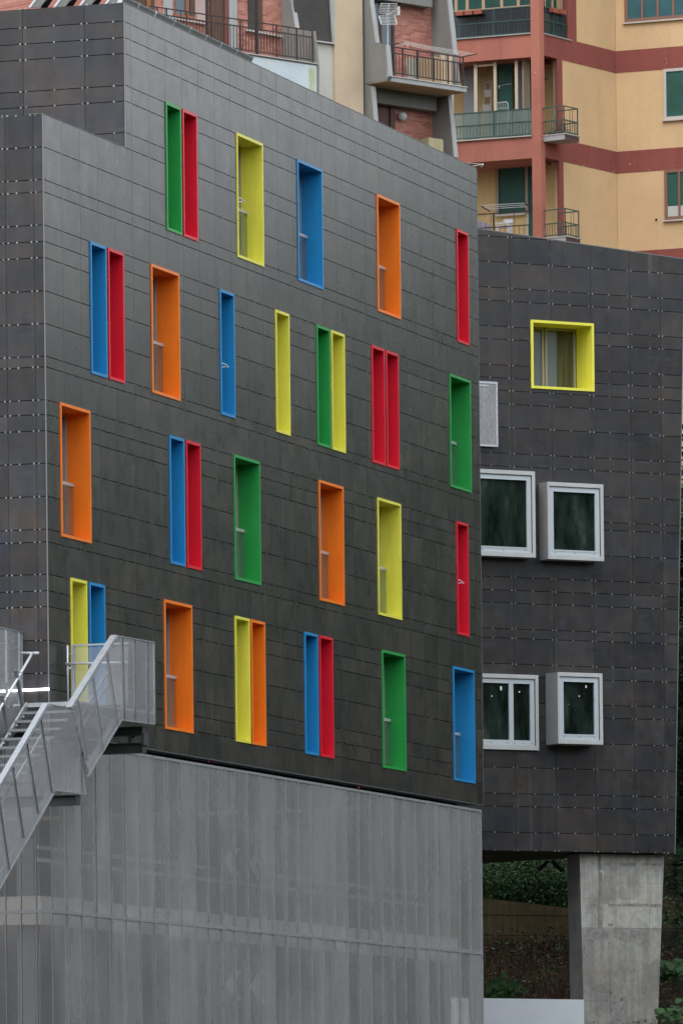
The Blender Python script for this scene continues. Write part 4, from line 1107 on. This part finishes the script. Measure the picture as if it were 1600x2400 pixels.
bx(KL, 1206, 1224, 146, 330, -.75, -.72, GLB, 'glazed_panel'); bx(KL, 1224, 1232, 146, 330, -.74, -.68, GREYE, 'glazing_bar'); bx(KL, 1232, 1246, 146, 330, -.75, -.72, mat('deep_green_glass', (.04,.08,.08), .2), 'glazed_panel')
sl = thing('step_ladder', 'grey folding step ladder leaning inside the middle loggia', 'ladder', KL.hit(1140, 315, -.9))
M = MB(); M.tube(KL.hit(1131,262,-.85), KL.hit(1137,192,-.85), .02, 6); M.tube(KL.hit(1137,192,-.85), KL.hit(1151,190,-.85), .02, 6); M.tube(KL.hit(1150,262,-.75), KL.hit(1151,190,-.85), .02, 6); M.pbox(KL, 1136, 1150, 209, 226, -.84, -.80); M.pbox(KL, 1130, 1150, 244, 262, -.82, -.8)
M.build('frame', mat('ladder_grey', (.30,.29,.27), .5), sl)
bk = thing('folded_rack', 'white wire rack standing by the green shutter in the middle loggia', 'rack', KL.hit(1175, 315, -.5))
M = MB(); M.path([KL.hit(1158,241,-.5), KL.hit(1186,238,-.5), KL.hit(1190,242,-.5), KL.hit(1190,300,-.5)], .018, 6)
for k in range(6): M.tube(KL.hit(1162+4.4*k,241,-.5), KL.hit(1162+4.4*k,256,-.5), .007, 5)
M.tube(KL.hit(1158,254,-.5), KL.hit(1190,252,-.5), .009, 5)
M.build('frame', mat('rack_white', (.55,.6,.55), .4), bk)
M = MB(); M.tube(KL.hit(1157,202,-.5), KL.hit(1200,195,-.5), .006, 5); M.pbox(KL, 1168, 1170.4, 199, 205.5, -.52, -.48); M.build('washing_line', GREYE, K)
# flank side of the middle loggia + little balcony
horiz(KR, cr_-.05, upm0+.05, b2t, bb1b, -.8, -.75, mat('beige_glazing', (.34,.29,.20), .4, var=.1), 'glazed_panel')
bx(KR, 1301, 1306, 132, 320, -.2, -.12, TAUPE, 'glazing_frame')
bx(KR, 1278, 1302, 183.5, 186, -.74, -.70, GREYE, 'glazing_bar')
M = MB(); c0 = KR.hit(1290.5, 156, -.72)
for k in range(12):
    t0, t1 = 2*math.pi*k/12, 2*math.pi*(k+1)/12
    q = lambda t: c0 + KR.d*math.cos(t)*.09 + Vector((0,0,1))*math.sin(t)*.09
    M.tube(q(t0), q(t1), .018, 6)
M.build('vent_ring', GREYE, K)
def small_balcony(zf_, lab):
    ua, ub_ = KR.uz(1281, 330)[0], KR.uz(1281, 330)[0]
    P0 = KR.hit(1278, 326)
    off = .62
    # outer corner seen at x=1322, far end at x=1355.5
    for i in range(40):
        pass
    best = min(((abs(KR.uz(1322, 330, o/100)[0] - .18), o/100) for o in range(20, 110)))
    return None
def slabcorner():
    # outward depth so that the slab's front corner stands at pixel column 1322 when its near end is at the column face
    u_near = cr_ - .10
    for o in range(20, 120):
        if KR.uz(1322, 320, o/100)[0] <= u_near: return u_near, o/100
    return u_near, .6
un, oo = slabcorner()
uf = KR.uz(1356, 325, oo)[0]
for zl in (b2t, b3t):
    M = MB(); M.box(KR, un, uf, zl-.17, zl-.005, 0, oo); s_ = M.build('balcony_slab', [GREYE], K)
    M = MB(); M.box(KR, un+.02, uf+.004, zl-.168, zl-.03, oo, oo+.006); M.box(KR, uf, uf+.006, zl-.168, zl-.03, .0, oo); M.build('slab_side', mat('slab_brown', (.11,.06,.065), .8), s_)
    M = MB(); M.box(KR, un-.02, uf+.05, zl-.004, zl+.025, -.02, oo+.06); M.build('coping', MARB, s_)
    hh = h2*.98
    railing('railing', KR, un, uf, zl+.02, hh, RAILG, K, off=oo-.03, posts=[un+.02, uf-.02], rails=(1.0,.50,.07), bars=.10, br=.006)
    PE = Fr(*KR.pt(un, 0, 0).xy, R(34+90)); 
    PE2 = Fr(*KR.pt(uf, 0, 0).xy, R(34+90))
    railing('railing', PE, .0, oo-.03, zl+.02, hh, RAILG, K, off=-.02, posts=[oo-.03], rails=(1.0,.50,.07), bars=.10, br=.006)
    railing('railing', PE2, .0, oo-.03, zl+.02, hh, RAILG, K, off=.02, rails=(1.0,.50,.07), bars=.10, br=.006)
pb = thing('plant_tray', 'low tray of potted dried plants on the little corner balcony', 'plants', KR.pt(un+.3, b2t+.02, .3))
M = MB(); M.box(KR, un+.08, uf-.2, b2t+.02, b2t+.12, .12, oo-.12); M.build('tray', mat('tray_brown', (.10,.045,.03), .8), pb)
M = MB(); rnd = random.Random(9)
for k in range(160):
    c = KR.pt(rnd.uniform(un+.1, uf-.25), b2t+.12+abs(rnd.gauss(0, .09)), rnd.uniform(.14, oo-.14)); s = .04
    v = [c + Vector((rnd.uniform(-s,s), rnd.uniform(-s,s), rnd.uniform(-s,s))) for _ in range(3)]; M.add(v, [(0,1,2)])
M.build('dry_leaves', mat('dry_leaf', (.20,.11,.05), .8, var=.4, vs=8), pb)
# lower loggia
horiz(KL, uK0, ce, b3t, b3t+.03, -DEPR, .05, MARB, 'floor_edge')
wl = MB(); uu0, uu1 = KL.uz(1163,450,-DEPR)[0], KL.uz(1233,450,-DEPR)[0]; zz1, zz0 = KL.uz(1233,384,-DEPR)[1], KL.uz(1233,499,-DEPR)[1]
wl.box(KL, uu0, uu0+.10, zz0, zz1, -DEPR, -DEPR+.10); wl.box(KL, uu0+.10, uu1, zz1-.05, zz1, -DEPR, -DEPR+.10); wl.box(KL, uu1, uu1+.09, zz0, zz1, -DEPR, -DEPR+.10)
wo = wl.build('window', TAUPE, K)
M = MB(); M.box(KL, uu0+.08, uu1, zz0, zz1-.05, -DEPR, -DEPR+.04); M.build('shutter', SHUTG, wo)
M = MB(); M.box(KL, uu0, uu1, zz0-.06, zz0, -DEPR, -DEPR+.16); M.build('sill', MARB, wo)
M = MB(); M.box(KL, uu1+.09, uu1+.32, b3t, zz1, -DEPR, -DEPR+.06); M.build('door', SHUTG, K)
M = MB(); M.box(KL, uu1+.0, uu1+.09, b3t, zz0, -DEPR, -DEPR+.05); M.build('pilaster', CREAM, K)
railing('railing', KL, uK0, ce, b3t, h2, RAILD, K, posts=[KL.uz(1155.5,520)[0]], rails=(1.0,.51,.06), bars=.16, br=.006, pr=.022)
dr = thing('clothes_rack', 'white-lined clothes rack on black arms over the lower yellow loggia railing', 'clothes rack', KL.hit(1150, 495, 0))
M = MB(); M.tube(KL.hit(1127,482,.30), KL.hit(1148,495,0), .020, 6); M.tube(KL.hit(1229,476,.30), KL.hit(1246,487,0), .020, 6); M.build('arm', RAILD, dr)
M = MB()
for k in range(3): M.tube(KL.hit(1127+3*k,481+4.4*k,.30-.08*k), KL.hit(1229+3*k,475.5+4.2*k,.30-.08*k), .008, 5)
M.build('line', mat('rack_line', (.60,.62,.62), .4), dr)
dl = thing('clothes_rack', 'small folded clothes rack under the pink beam above the lower loggia', 'clothes rack', KL.hit(1115, 385, 0))
M = MB(); M.tube(KL.hit(1108,389,.05), KL.hit(1131,384,.25), .018, 6); M.tube(KL.hit(1095,381,.0), KL.hit(1132,384.5,.25), .010, 6); M.tube(KL.hit(1131,384,.25), KL.hit(1128,390,.1), .03, 8); M.build('arm', bpy.data.materials['rack_line'], dl)
ch = thing('garden_chair', 'white plastic garden chair behind the lower loggia railing', 'chair', KL.hit(1180, 565, -.8))
PLW = mat('white_plastic', (.62,.64,.68), .4)
M = MB(); M.pbox(KL, 1163, 1180, 527, 531, -1.0, -.5); M.build('seat', PLW, ch)
M = MB(); M.ppoly(KL, [(1178,516),(1184,512.5),(1198,512.5),(1203,517),(1200,521),(1184,521)], -.62, -.56); M.ppoly(KL, [(1184,512.5),(1198,512.5),(1196,545),(1190,545),(1187,530)], -.60, -.57); M.build('backrest', PLW, ch)
M = MB(); M.pbox(KL, 1192, 1197, 520, 560, -.56, -.50); M.build('leg', PLW, ch); M = MB(); M.pbox(KL, 1163, 1166, 527, 560, -.9, -.86); M.build('leg', PLW, ch)
M = MB(); M.pbox(KL, 1160, 1196, 521, 523.5, -.5, -.46); M.build('armrest', PLW, ch)
# laundry
M = MB(); n = 9
us1, us2 = KL.uz(1114,520)[0], KL.uz(1142,520)[0]
for i in range(n):
    for j in range(6):
        u = lerp(us1, us2, i/(n-1)); z = KL.uz(1120,512)[1] - j*.09 - .18*(i/(n-1)); M.v.append(KL.pt(u, z, -.25+.05*math.sin(i*1.9+j*.8)))
for i in range(n-1):
    for j in range(5): M.f.append([i*6+j, (i+1)*6+j, (i+1)*6+j+1, i*6+j+1]); M.m.append(0); M.t.append(.5)
o = M.build('laundry', mat('lilac_cloth', (.42,.38,.50), .9, var=.3, vs=7), None, smooth=True); tag(o, 'lilac grey cloth hanging behind the lower loggia railing at its left end', 'laundry')
M = MB()
for i in range(5):
    pts = [KL.hit(1118+5*i+2*math.sin(t*.9), 497+2.2*t+.0*i, .0) for t in range(6)]; M.path(pts, .006, 5)
M.build('rail_hooks', RAILD, K)
# leafy plants behind the upper screen
LEAF2 = mat('balcony_leaf', (.10,.19,.035), .7, var=.4, vs=6)
pp = thing('balcony_plant', 'yellow-green leafy plant behind the dark screen of the upper loggia', 'plant', KL.hit(1195, 75, -.3))
M = MB(); rnd = random.Random(2)
for k in range(420):
    x = rnd.gauss(1196, 15); y = rnd.gauss(42, 13)
    c = KL.hit(x, min(74, max(16, y)), -.30+rnd.uniform(-.1,.1)); s = .05
    v = [c + Vector((rnd.uniform(-s,s), rnd.uniform(-s,s), rnd.uniform(-s,s))) for _ in range(3)]; M.add(v, [(0,1,2)])
M.build('leaves', LEAF2, pp)
M = MB(); M.pbox(KL, 1185, 1205, 70, 82, -.4, -.2); M.build('pot', bpy.data.materials['terracotta0'], pp)

# ------------------------------------------------------------------ terrain
import mathutils.noise as mn
PTS = [(-400,60),(-260,46),(-140,24),(-60,2),(0,0),(20,0),(150,0),(156,3),(160,4.8),(166,6.5),(171,7.45),(172.3,7.9),(172.8,8.2),(178,9.0),(186,11.6),(196,14),(206,19),(216,24),(232,27),(300,28),(900,34)]  # unseen outer hills raised to shape what walls and glass reflect
def prof(y):
    for (a, b), (c, d) in zip(PTS, PTS[1:]):
        if y <= c: return lerp(b, d, max(0, (y-a)/(c-a)))
    return PTS[-1][1]
def ground(x, y):
    z = prof(y)
    if x < 3 and 120 < y < 172 : z = min(z, 0 if y < 158 else z)
    sx = max(0, x-24); z += min(10, sx*.10) if y > 165 else min(38, sx*.42)*min(1, max(0, (165-y)/20))
    sx = max(0, -x-40); z += min(30, sx*.2)
    if y > 150: z += mn.noise(Vector((x*.12, y*.12, 0)))*.5*min(1, (y-150)/10)
    return z
xs = sorted(set([-900,-600,-400,-300,-220,-160,-120,-90,-70] + list(range(-60, 0, 6)) + [i*1.5 for i in range(0, 24)] + list(range(36, 110, 5)) + [120,140,170,210,270,350,450,600,900]))
ys = sorted(set([-400,-330,-260,-200,-140,-100,-60,-20,20,60,100,120,135,145] + [146+i*1.5 for i in range(60)] + [172.3,172.8] + [240,250,265,280,300,340,400,500,650,900]))
me = bpy.data.meshes.new('ground'); vs = [(x, y, ground(x, y)) for y in ys for x in xs]; nx = len(xs)
me.from_pydata(vs, [], [(j*nx+i, j*nx+i+1, (j+1)*nx+i+1, (j+1)*nx+i) for j in range(len(ys)-1) for i in range(nx-1)])
GR = mat('hill_ground', (.014,.020,.009), .95, col2=(.030,.022,.013), vs=.6, var=.3, var2=.35, vs2=3, spec=.1, bump=.6, bs=3)
me.materials.append(GR); go = bpy.data.objects.new('ground', me); COL.objects.link(go); tag(go, kind='structure')

# ------------------------------------------------------------------ vegetation
def leafmat(name, a, b, c):
    m = bpy.data.materials.new(name); t = nt(m); p = t.nodes['Principled BSDF']; p.inputs['Roughness'].default_value = .6; p.inputs['Specular IOR Level'].default_value = .25
    at_ = N(t, 'ShaderNodeAttribute', attribute_name='tone')
    t.links.new(ramp(t, at_.outputs['Fac'], [(0, a), (.5, b), (1, c)]), p.inputs['Base Color']); return m
LG = leafmat('leaf_green', (.016,.045,.016), (.034,.09,.030), (.085,.15,.05))
LD = leafmat('leaf_dark', (.008,.022,.013), (.012,.038,.022), (.022,.058,.026))
LB = leafmat('leaf_dead', (.05,.030,.018), (.085,.045,.032), (.15,.12,.06))
LV = leafmat('leaf_vine', (.012,.04,.012), (.02,.06,.016), (.04,.10,.02))
LGR = leafmat('leaf_feather', (.012,.04,.018), (.02,.065,.03), (.035,.09,.04))
BARK = mat('bark', (.05,.038,.028), .9, var=.3, vs=4)
def leaf(M, c, s, rnd, tone, flat=.5):
    a = Vector((rnd.gauss(0,1), rnd.gauss(0,1), rnd.gauss(0,flat))).normalized(); b = a.cross(Vector((rnd.gauss(0,1), rnd.gauss(0,1), rnd.gauss(0,1)))).normalized()
    M.v += [c-a*s, c+b*s*.42, c+a*s, c-b*s*.42]; n = len(M.v); M.f.append([n-4,n-3,n-2,n-1]); M.m.append(0); M.t.append(min(1, max(0, tone)))
def crown(M, c, rad, n, s, rnd, clumps=26, pinnate=False, tone0=.5):
    cl = []
    for i in range(clumps):
        d = Vector((rnd.gauss(0,1), rnd.gauss(0,1), rnd.gauss(0,1))).normalized()*rnd.uniform(.35, 1.0)
        cl.append((c + Vector((d.x*rad[0], d.y*rad[1], d.z*rad[2])), rnd.uniform(.22,.42)*min(rad), rnd.gauss(tone0, .2)))
    for i in range(n):
        cc, r, t = cl[i % clumps]
        p = cc + Vector((rnd.gauss(0,1)*r*1.15, rnd.gauss(0,1)*r*1.15, rnd.gauss(0,1)*r*.7))
        if pinnate:
            d = Vector((rnd.gauss(0,1), rnd.gauss(0,1), rnd.uniform(-.9,.1))).normalized(); q = d.cross(Vector((0,0,1))).normalized(); L = s*3.2
            tt = t + rnd.gauss(0,.1)
            for k in range(7):
                for sg in (-1, 1):
                    b = p + d*L*(k/7) - Vector((0,0,1))*.03*k*k*.25; e = b + q*sg*s*1.05 + d*s*.3 - Vector((0,0,s*.25)); w = d*s*.16
                    M.v += [b-w, b+w, e+w*.6, e-w*.6]; nn = len(M.v); M.f.append([nn-4,nn-3,nn-2,nn-1]); M.m.append(0); M.t.append(min(1, max(0, tt)))
        else: leaf(M, p, s*rnd.uniform(.6,1.3), rnd, t + rnd.gauss(0,.14))
def tree(x, y, h, rad, n, s, seed, m, label, pinnate=False, group=None, clumps=26):
    rnd = random.Random(seed); z0 = ground(x, y)-.3; base = Vector((x, y, z0))
    t = thing('tree', label, 'tree', base, group)
    M = MB(); th = h-rad[2]*1.2; p = base.copy(); r = .05+h*.018
    for k in range(4):
        q = base + Vector((rnd.uniform(-.2,.2)*k, rnd.uniform(-.2,.2)*k, th*(k+1)/4)); M.tube(p, q, r, 8, r2=r*.82); r *= .82; p = q
    for k in range(7):
        d = Vector((rnd.gauss(0,1), rnd.gauss(0,1), rnd.uniform(.2,1.2))).normalized(); a = base.lerp(p, rnd.uniform(.5,1))
        e = a + Vector((d.x*rad[0]*.75, d.y*rad[1]*.75, d.z*rad[2]*.9)); M.tube(a, e, r*.6, 6, r2=r*.2)
    M.build('trunk', BARK, t)
    M = MB(); crown(M, base+Vector((0,0,h-rad[2])), rad, n, s, rnd, clumps, pinnate); M.build('crown', m, t)
    return t
tree(9.0, 166.3, 10.5, (1.5,1.3,4.6), 3000, .085, 31, LGR, 'dark feathery-leaved tree pressed against the right end of the wing', pinnate=True, clumps=60)
tree(9.4, 170.5, 13.5, (2.0,1.6,6.2), 22000, .15, 32, LD, 'tall dark tree behind the feathery one at the right edge of the picture', clumps=60)
tree(14.5, 181, 12.5, (3.2,3.0,6.0), 8000, .17, 33, LG, 'broad green tree up the slope right of the wing', clumps=40)
tree(9.2, 180, 11, (2.6,2.6,4.5), 8000, .14, 34, LG, 'mid green tree high on the slope behind the wing corner', clumps=40)
def shrub(x, y, rad, n, s, seed, m, label, group=None, name='shrub', cat='shrub', dz=0, tone0=.5):
    rnd = random.Random(seed); z0 = ground(x, y)-.1+dz; base = Vector((x, y, z0)); t = thing(name, label, cat, base, group)
    M = MB()
    for k in range(6):
        M.tube(base, base+Vector((rnd.uniform(-1,1)*rad[0]*.6, rnd.uniform(-1,1)*rad[1]*.6, rad[2]*rnd.uniform(.8,1.5))), .03, 5, r2=.008)
    M.build('stem', BARK, t)
    M = MB(); crown(M, base+Vector((0,0,rad[2]*.8)), rad, n, s, rnd, 24, tone0=tone0); M.build('foliage', m, t); return t
for i, (px, D, rx, rz, n, lab, m_) in enumerate((
    (1128,176,1.2,1.1,2600,'dark green bush above the retaining wall, next to the grey screen',LG),
    (1168,177.5,1.5,1.4,3400,'large dark green bush above the retaining wall, left of its middle',LD),
    (1215,176.5,1.3,1.2,3000,'full mid green bush above the retaining wall, at its middle',LG),
    (1258,178,1.3,1.0,2800,'olive green thinner bush above the retaining wall, right of its middle',LG),
    (1300,176.5,1.1,.85,2400,'low green bush above the retaining wall beside the pillar',LG),
    (1185,184,2.0,1.7,3200,'high dark bush on the slope right under the soffit, on the left',LD),
    (1275,186,2.0,1.5,2800,'high olive bush on the slope right under the soffit, on the right',LG))):
    p = at(px, 2100, D); shrub(p.x, D, (rx, .9, rz), int(n*2.2), .045, 50+i, m_, lab)
def cover(name, n, xr, yr, hs, s, seed, m, spread=.0, thin=False, dens=None):
    rnd = random.Random(seed); M = MB(); k = 0
    while k < n:
        x, y = rnd.uniform(*xr), rnd.uniform(*yr)
        if dens and mn.noise(Vector((x*.9+seed, y*.9, seed)))*1.6+.5 < rnd.random()*dens: k += .2; continue
        c = Vector((x, y, ground(x, y)+abs(rnd.gauss(0, hs))))
        tn = .5 + mn.noise(Vector((x*1.3, y*1.3, 3)))*.7 + rnd.gauss(0,.12)
        if thin:
            L = rnd.uniform(.15,.5); d = Vector((rnd.gauss(0,.5), rnd.gauss(0,.5), 1)).normalized(); w = Vector((.009,0,0))
            M.v += [c-w, c+w, c+d*L+w*.3, c+d*L-w*.3]; nn = len(M.v); M.f.append([nn-4,nn-3,nn-2,nn-1]); M.m.append(0); M.t.append(min(1,max(0,tn)))
        else: leaf(M, c, s*rnd.uniform(.6,1.4), rnd, tn)
        k += 1
    o = M.build(name, m, None); tag(o, kind='stuff'); return o
o = cover('bramble', 15000, (2.5,7.0), (160.5,171.8), .22, .055, 3, LB, dens=1.6); tag(o, 'reddish brown dead bramble covering the bank below the retaining wall', 'undergrowth')
o = cover('dry_grass', 14000, (2.5,7.0), (160.5,171.8), .15, .05, 4, LB, thin=True); tag(o, 'dry brown grass stalks on the bank below the retaining wall', 'grass')
o = cover('ground_ivy', 14000, (2.5,7.4), (160.5,171.6), .30, .05, 5, LG, dens=2.0); tag(o, 'green creeping leaves among the dead bramble', 'ground cover')
o = cover('weeds', 9000, (2.5,16), (173,190), .25, .07, 6, LG, dens=1.5); tag(o, 'rough green weeds on the slope above the retaining wall', 'ground cover')
o = cover('slope_grass', 9000, (7.2,14), (158,173), .2, .06, 7, LB, dens=1.3); tag(o, 'brown and green rough grass on the slope right of the pillar', 'grass')
for i, (px, py, D, n, s, lab) in enumerate(((1172,2322,162.5,90,.10,'bright green big-leaved vine patch low in front of the bank, left'), (1200,2312,163.5,45,.085,'smaller bright green vine patch just right of the first'), (1570,2275,164,150,.13,'bright green vine clump beside the pillar under the dark tree'), (1588,2378,161,60,.11,'low bright green leaf patch at the bottom right corner'))):
    rnd = random.Random(80+i); M = MB(); b = at(px, py, D)
    for k in range(n):
        c = b + Vector((rnd.gauss(0,.22), rnd.gauss(0,.25), rnd.gauss(0,.11))); r = s*rnd.uniform(.5,1); nv = 7; up = Vector((rnd.gauss(0,.4), -1+rnd.gauss(0,.4), .8)).normalized(); a = up.cross(Vector((1,0,0))).normalized(); q = up.cross(a)
        M.add([c + a*math.cos(2*math.pi*j/nv)*r*(.75+.25*(j % 2)) + q*math.sin(2*math.pi*j/nv)*r*(.75+.25*(j % 2)) for j in range(nv)], [tuple(range(nv))], tone=min(1,max(0,rnd.gauss(.45,.25))))
    o = M.build('vine', LV, None); tag(o, lab, 'plant')
# unseen wooded slope to the right, crown heights shaped for the long wall's reflection
rnd = random.Random(12); M = MB()
for i in range(130):
    x = rnd.uniform(18, 120); y = rnd.uniform(172, 245); z = ground(x, y); sl_ = x - .74*(y-124); ee = lerp(.205, .128, min(1, max(0, (sl_+12)/6))); top = 20 + math.hypot(x, y-137)*ee + rnd.uniform(-1.5, .5)
    if top - z < 3: continue
    h = min(21, top - z); crown(M, Vector((x, y, z+h*.5)), (3.2, 3.2, h*.5), 300, .55, rnd, 14)
o = M.build('woods', LG, None); tag(o, 'unseen green woods on the right hillside, crowns shaped for the wall reflection', 'woods', kind='stuff')
M = MB()  # unseen woods on the raised hills, added for the reflections
for i in range(170):
    x = rnd.choice((rnd.uniform(60, 200), rnd.uniform(-200,-50))); y = rnd.uniform(-120, 130); z = ground(x, y); h = rnd.uniform(7, 13)
    crown(M, Vector((x, y, z+h*.5)), (5, 5, h*.5), 120, 1.1, rnd, 10)
for i in range(120):
    x = rnd.uniform(-120, 140); y = rnd.uniform(-220, -110); z = ground(x, y); h = rnd.uniform(7, 13)
    crown(M, Vector((x, y, z+h*.5)), (5, 5, h*.5), 120, 1.1, rnd, 10)
o = M.build('woods', LG, None); tag(o, 'unseen wooded hills on the far sides of the valley', 'woods', kind='stuff')

# ------------------------------------------------------------------ camera
cam = bpy.data.cameras.new('camera'); co = bpy.data.objects.new('camera', cam); COL.objects.link(co)
cam.sensor_fit = 'HORIZONTAL'; cam.sensor_width = 36; cam.lens = FPX/1600*36; cam.shift_x = 0; cam.shift_y = (CY-1200)/1600
cam.clip_start = 1; cam.clip_end = 3000
mw = Matrix(((CR, -SR, 0, 0), (0, 0, -1, 0), (SR, CR, 0, EYE), (0, 0, 0, 1)))
co.matrix_world = mw; scene.camera = co
# ------------------------------------------------------------------ light: overcast
w = bpy.data.worlds.new('World'); scene.world = w; w.use_nodes = True; t = w.node_tree
bg = t.nodes['Background']; sky = t.nodes.new('ShaderNodeTexSky'); sky.sky_type = 'NISHITA'; sky.sun_disc = False
SUN_EL, SUN_AZ = R(52), R(205)
sky.sun_elevation = SUN_EL; sky.sun_rotation = SUN_AZ; sky.air_density = 1.6; sky.dust_density = 6; sky.ozone_density = 1.0
hs = t.nodes.new('ShaderNodeHueSaturation'); hs.inputs['Saturation'].default_value = .22
t.links.new(sky.outputs[0], hs.inputs['Color'])
cl = t.nodes.new('ShaderNodeMix'); cl.data_type = 'RGBA'; cl.inputs[0].default_value = .72; cl.inputs[7].default_value = (10.4, 10.9, 11.6, 1)   # even cloud cover over the sky
t.links.new(hs.outputs[0], cl.inputs[6]); t.links.new(cl.outputs[2], bg.inputs['Color']); bg.inputs['Strength'].default_value = .125
sun = bpy.data.lights.new('sun', 'SUN'); sun.energy = .6; sun.angle = R(40); sun.color = (1,.98,.95)
so = bpy.data.objects.new('sun', sun); COL.objects.link(so)
dv = Vector((math.sin(SUN_AZ)*math.cos(SUN_EL), math.cos(SUN_AZ)*math.cos(SUN_EL), math.sin(SUN_EL)))
so.rotation_euler = dv.to_track_quat('Z', 'Y').to_euler(); so.location = (0, 0, 60)
scene.view_settings.view_transform = 'Standard'; scene.view_settings.look = 'None'; scene.view_settings.gamma = 1; scene.view_settings.exposure = 0.6
scene.render.engine = 'CYCLES'
scene.cycles.transparent_max_bounces = 16; scene.cycles.max_bounces = 8
